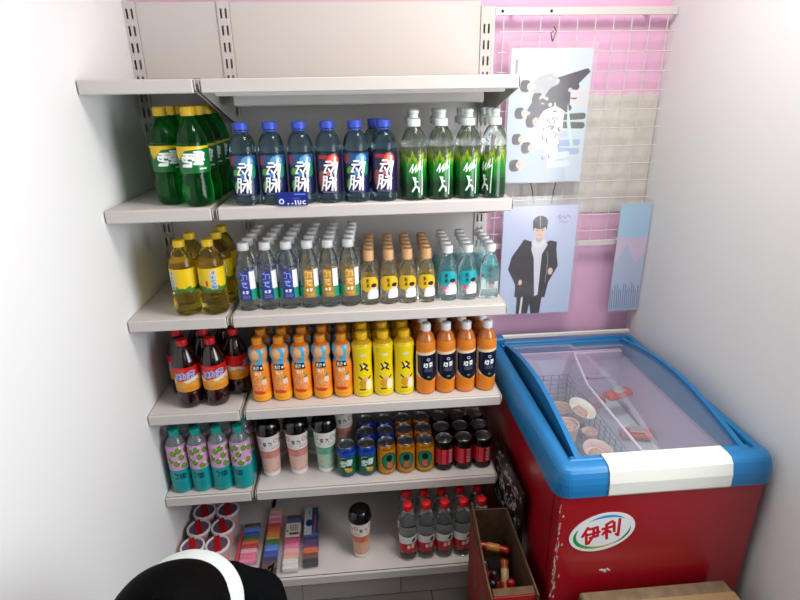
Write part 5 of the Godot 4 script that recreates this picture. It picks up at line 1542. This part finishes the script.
# ---------------------------------------------------------------- room
func room() -> void:
	var white := mat(Color(0.9, 0.9, 0.9), 0.8)
	var pink := noise_mat(Color(0.93, 0.74, 0.86), Color(0.92, 0.72, 0.84), 0.02, 0.7, 0.0, 1.0, 2)
	var xl := -0.325
	var xr := 1.6
	var zf := 2.9
	var H := 2.8
	var s := obj("wall_back", box(Vector3(xr - xl + 0.2, H, 0.1), 0.0), pink, null, Vector3((xl + xr) / 2, H / 2, -0.1))
	tag(s, "pink painted wall behind the shelving and the posters", "wall", "", "structure")
	s = obj("wall_left", box(Vector3(0.1, H, zf + 0.05), 0.0), white, null, Vector3(xl - 0.05, H / 2, zf / 2 - 0.025))
	tag(s, "plain white wall at the end of the narrow shelving bay", "wall", "", "structure")
	# side wall with a real window opening
	var wr := CSGBox3D.new()
	wr.name = "wall_right"
	wr.size = Vector3(0.1, H, zf + 0.05)
	wr.material = white
	add_child(wr, true)
	wr.position = Vector3(xr + 0.05, H / 2, zf / 2 - 0.025)
	var cut := CSGBox3D.new()
	cut.name = "window_opening"
	cut.operation = CSGShape3D.OPERATION_SUBTRACTION
	cut.size = Vector3(0.3, 1.0, 1.0)
	wr.add_child(cut, true)
	cut.position = Vector3(0, 1.48 - H / 2, 1.42 - (zf / 2 - 0.025))
	tag(wr, "plain white wall with a window, beyond the red freezer", "wall", "", "structure")
	var fm := mat(Color(0.85, 0.85, 0.85), 0.4)
	var w := obj("window_1", box(Vector3(0.06, 0.04, 1.0), 0.003), fm, null, Vector3(xr + 0.05, 1.0, 1.42))
	tag(w, "white framed window in the side wall", "window", "", "structure")
	obj("frame", box(Vector3(0.06, 0.04, 1.0), 0.003), fm, w, Vector3(0, 0.96, 0))
	for z in [-0.48, 0.0, 0.48]:
		obj("frame", box(Vector3(0.05, 0.92, 0.04), 0.003), fm, w, Vector3(0, 0.48, z))
	for z in [-0.24, 0.24]:
		obj("pane", box(Vector3(0.006, 0.92, 0.44), 0.0), mat(Color(0.95, 0.97, 0.97), 0.02, 0.0, 0.05), w, Vector3(0, 0.48, z))
	s = obj("ceiling", box(Vector3(xr - xl + 0.2, 0.1, zf + 0.3), 0.0), mat(Color(0.72, 0.71, 0.7), 0.8), null, Vector3((xl + xr) / 2, H + 0.05, zf / 2))
	tag(s, "plain pale ceiling over the shop corner", "ceiling", "", "structure")
	# tiled floor
	s = obj("floor", box(Vector3(xr - xl + 0.2, 0.1, zf + 0.3), 0.0), mat(Color(0.25, 0.24, 0.22), 0.6), null, Vector3((xl + xr) / 2, -0.056, zf / 2))
	tag(s, "floor of dark square tiles", "floor", "", "structure")
	var tile := box(Vector3(0.476, 0.006, 0.476), 0.001)
	for i in 4:
		for j in 6:
			obj("tile", tile, mat([Color(0.34, 0.32, 0.3), Color(0.32, 0.3, 0.28), Color(0.36, 0.34, 0.32)][(i * 3 + j * 2) % 3], 0.3), s, Vector3(-0.72 + 0.481 * i, 0.053, -1.21 + 0.481 * j))
	var wf := CSGBox3D.new()
	wf.name = "wall_front"
	wf.size = Vector3(xr - xl + 0.2, H, 0.1)
	wf.material = mat(Color(0.5, 0.48, 0.47), 0.8)
	add_child(wf, true)
	wf.position = Vector3((xl + xr) / 2, H / 2, zf + 0.05)
	cut = CSGBox3D.new()
	cut.name = "window_opening"
	cut.operation = CSGShape3D.OPERATION_SUBTRACTION
	cut.size = Vector3(0.9, 0.96, 0.3)
	wf.add_child(cut, true)
	cut.position = Vector3(1.1 - (xl + xr) / 2, 1.95 - H / 2, 0)
	tag(wf, "grey wall with the door and a window, opposite the shelving", "wall", "", "structure")
	w = obj("window_2", box(Vector3(0.9, 0.04, 0.06), 0.003), fm, null, Vector3(1.1, 1.49, zf + 0.05))
	tag(w, "white framed shop front window beside the grey door", "window", "", "structure")
	obj("frame", box(Vector3(0.9, 0.04, 0.06), 0.003), fm, w, Vector3(0, 0.92, 0))
	for x in [-0.43, 0.0, 0.43]:
		obj("frame", box(Vector3(0.04, 0.88, 0.05), 0.003), fm, w, Vector3(x, 0.46, 0))
	for x in [-0.215, 0.215]:
		obj("pane", box(Vector3(0.39, 0.88, 0.006), 0.0), mat(Color(0.95, 0.97, 0.97), 0.02, 0.0, 0.05), w, Vector3(x, 0.46, 0))
	s = obj("door_1", box(Vector3(0.8, 2.05, 0.04), 0.004), mat(Color(0.45, 0.46, 0.48), 0.45), null, Vector3(0.15, 1.03, zf - 0.021))
	tag(s, "plain grey door opposite the shelving", "door", "", "structure")
	obj("handle", tube([Vector3(0.34, -0.02, -0.02), Vector3(0.34, -0.02, -0.06), Vector3(0.24, -0.02, -0.06)], 0.009), mat(Color(0.6, 0.6, 0.6), 0.3, 0.9), s)
	# patch of bare grey plaster behind the grid
	var pts := [Vector2(1.0, 1.345), Vector2(1.597, 1.342), Vector2(1.597, 1.785)]
	for k in 14:
		pts.append(Vector2(1.58 - 0.021 * k, 1.795 + 0.012 * sin(k * 1.9) + 0.008 * sin(k * 4.3)))
	pts.append(Vector2(1.3, 1.78))
	pts.append(Vector2(1.0, 1.76))
	s = obj("trim_1", prism(pts, 0.004, 2), noise_mat(Color(0.82, 0.8, 0.77), Color(0.88, 0.86, 0.83), 0.03, 0.9, 0.0, 2.0, 9), null, Vector3(0, 0, -0.048))
	tag(s, "bare grey plaster patch with ragged top on the pink wall", "plaster", "", "structure")

func lighting() -> void:
	var cam := Camera3D.new()
	cam.name = "camera"
	cam.keep_aspect = Camera3D.KEEP_HEIGHT
	cam.fov = rad_to_deg(2.0 * atan(300.0 / 537.8))
	cam.transform = Transform3D(Basis(Vector3(0.99611, -0.015451, 0.086765), Vector3(0.045311, 0.934212, -0.353829), Vector3(-0.07559, 0.356384, 0.931277)).orthonormalized(), Vector3(0.41054, 1.80685, 2.07622))
	cam.near = 0.05
	add_child(cam, true)
	cam.current = true
	var env := Environment.new()
	env.background_mode = Environment.BG_COLOR
	env.background_color = Color(0.86, 0.92, 1.0)
	env.background_energy_multiplier = 0.6
	env.tonemap_mode = Environment.TONE_MAPPER_LINEAR
	env.tonemap_exposure = 1.0
	env.sdfgi_enabled = true
	env.ssao_enabled = true
	env.ssil_enabled = true
	var we := WorldEnvironment.new()
	we.name = "world"
	we.environment = env
	add_child(we, true)
	# daylight through the window in the wall beside the freezer
	var day := AreaLight3D.new()
	day.name = "daylight"
	day.area_size = Vector2(0.9, 0.95)
	day.position = Vector3(1.54, 1.5, 1.42)
	day.rotation.y = PI / 2
	day.light_color = Color(0.96, 0.98, 1.0)
	day.light_energy = 2.5
	day.shadow_enabled = true
	add_child(day, true)
	# and through the window of the shop front
	var day2 := AreaLight3D.new()
	day2.name = "daylight_front"
	day2.area_size = Vector2(0.85, 0.9)
	day2.position = Vector3(1.1, 1.97, 2.83)
	day2.light_color = Color(0.97, 0.98, 1.0)
	day2.light_energy = 0.15
	day2.shadow_enabled = true
	add_child(day2, true)
	# ceiling panel lamp
	var lamp := thing("ceiling_lamp", Vector3(1.0, 2.8, 0.95))
	tag(lamp, "square glowing panel lamp on the ceiling", "lamp")
	obj("housing", box(Vector3(0.6, 0.03, 0.6), 0.003), mat(Color(0.85, 0.85, 0.85), 0.5), lamp, Vector3(0, -0.0155, 0))
	var em := StandardMaterial3D.new()
	em.albedo_color = Color(0.95, 0.95, 0.95)
	em.emission_enabled = true
	em.emission = Color(1.0, 0.98, 0.95)
	em.emission_energy_multiplier = 0.9
	obj("diffuser", box(Vector3(0.56, 0.008, 0.56), 0.002), em, lamp, Vector3(0, -0.036, 0))
	var al := AreaLight3D.new()
	al.name = "panel_light"
	al.area_size = Vector2(0.56, 0.56)
	al.position = Vector3(1.0, 2.75, 0.95)
	al.rotation.x = -PI / 2
	al.light_color = Color(1.0, 0.98, 0.95)
	al.light_energy = 2.2
	al.shadow_enabled = true
	add_child(al, true)

func _ready() -> void:
	rng.seed = 7
	lighting()
	room()
	shelving()
	freezer()
	wall_display()
	build_stock()
	bottom_goods()
	floor_goods()
	person()
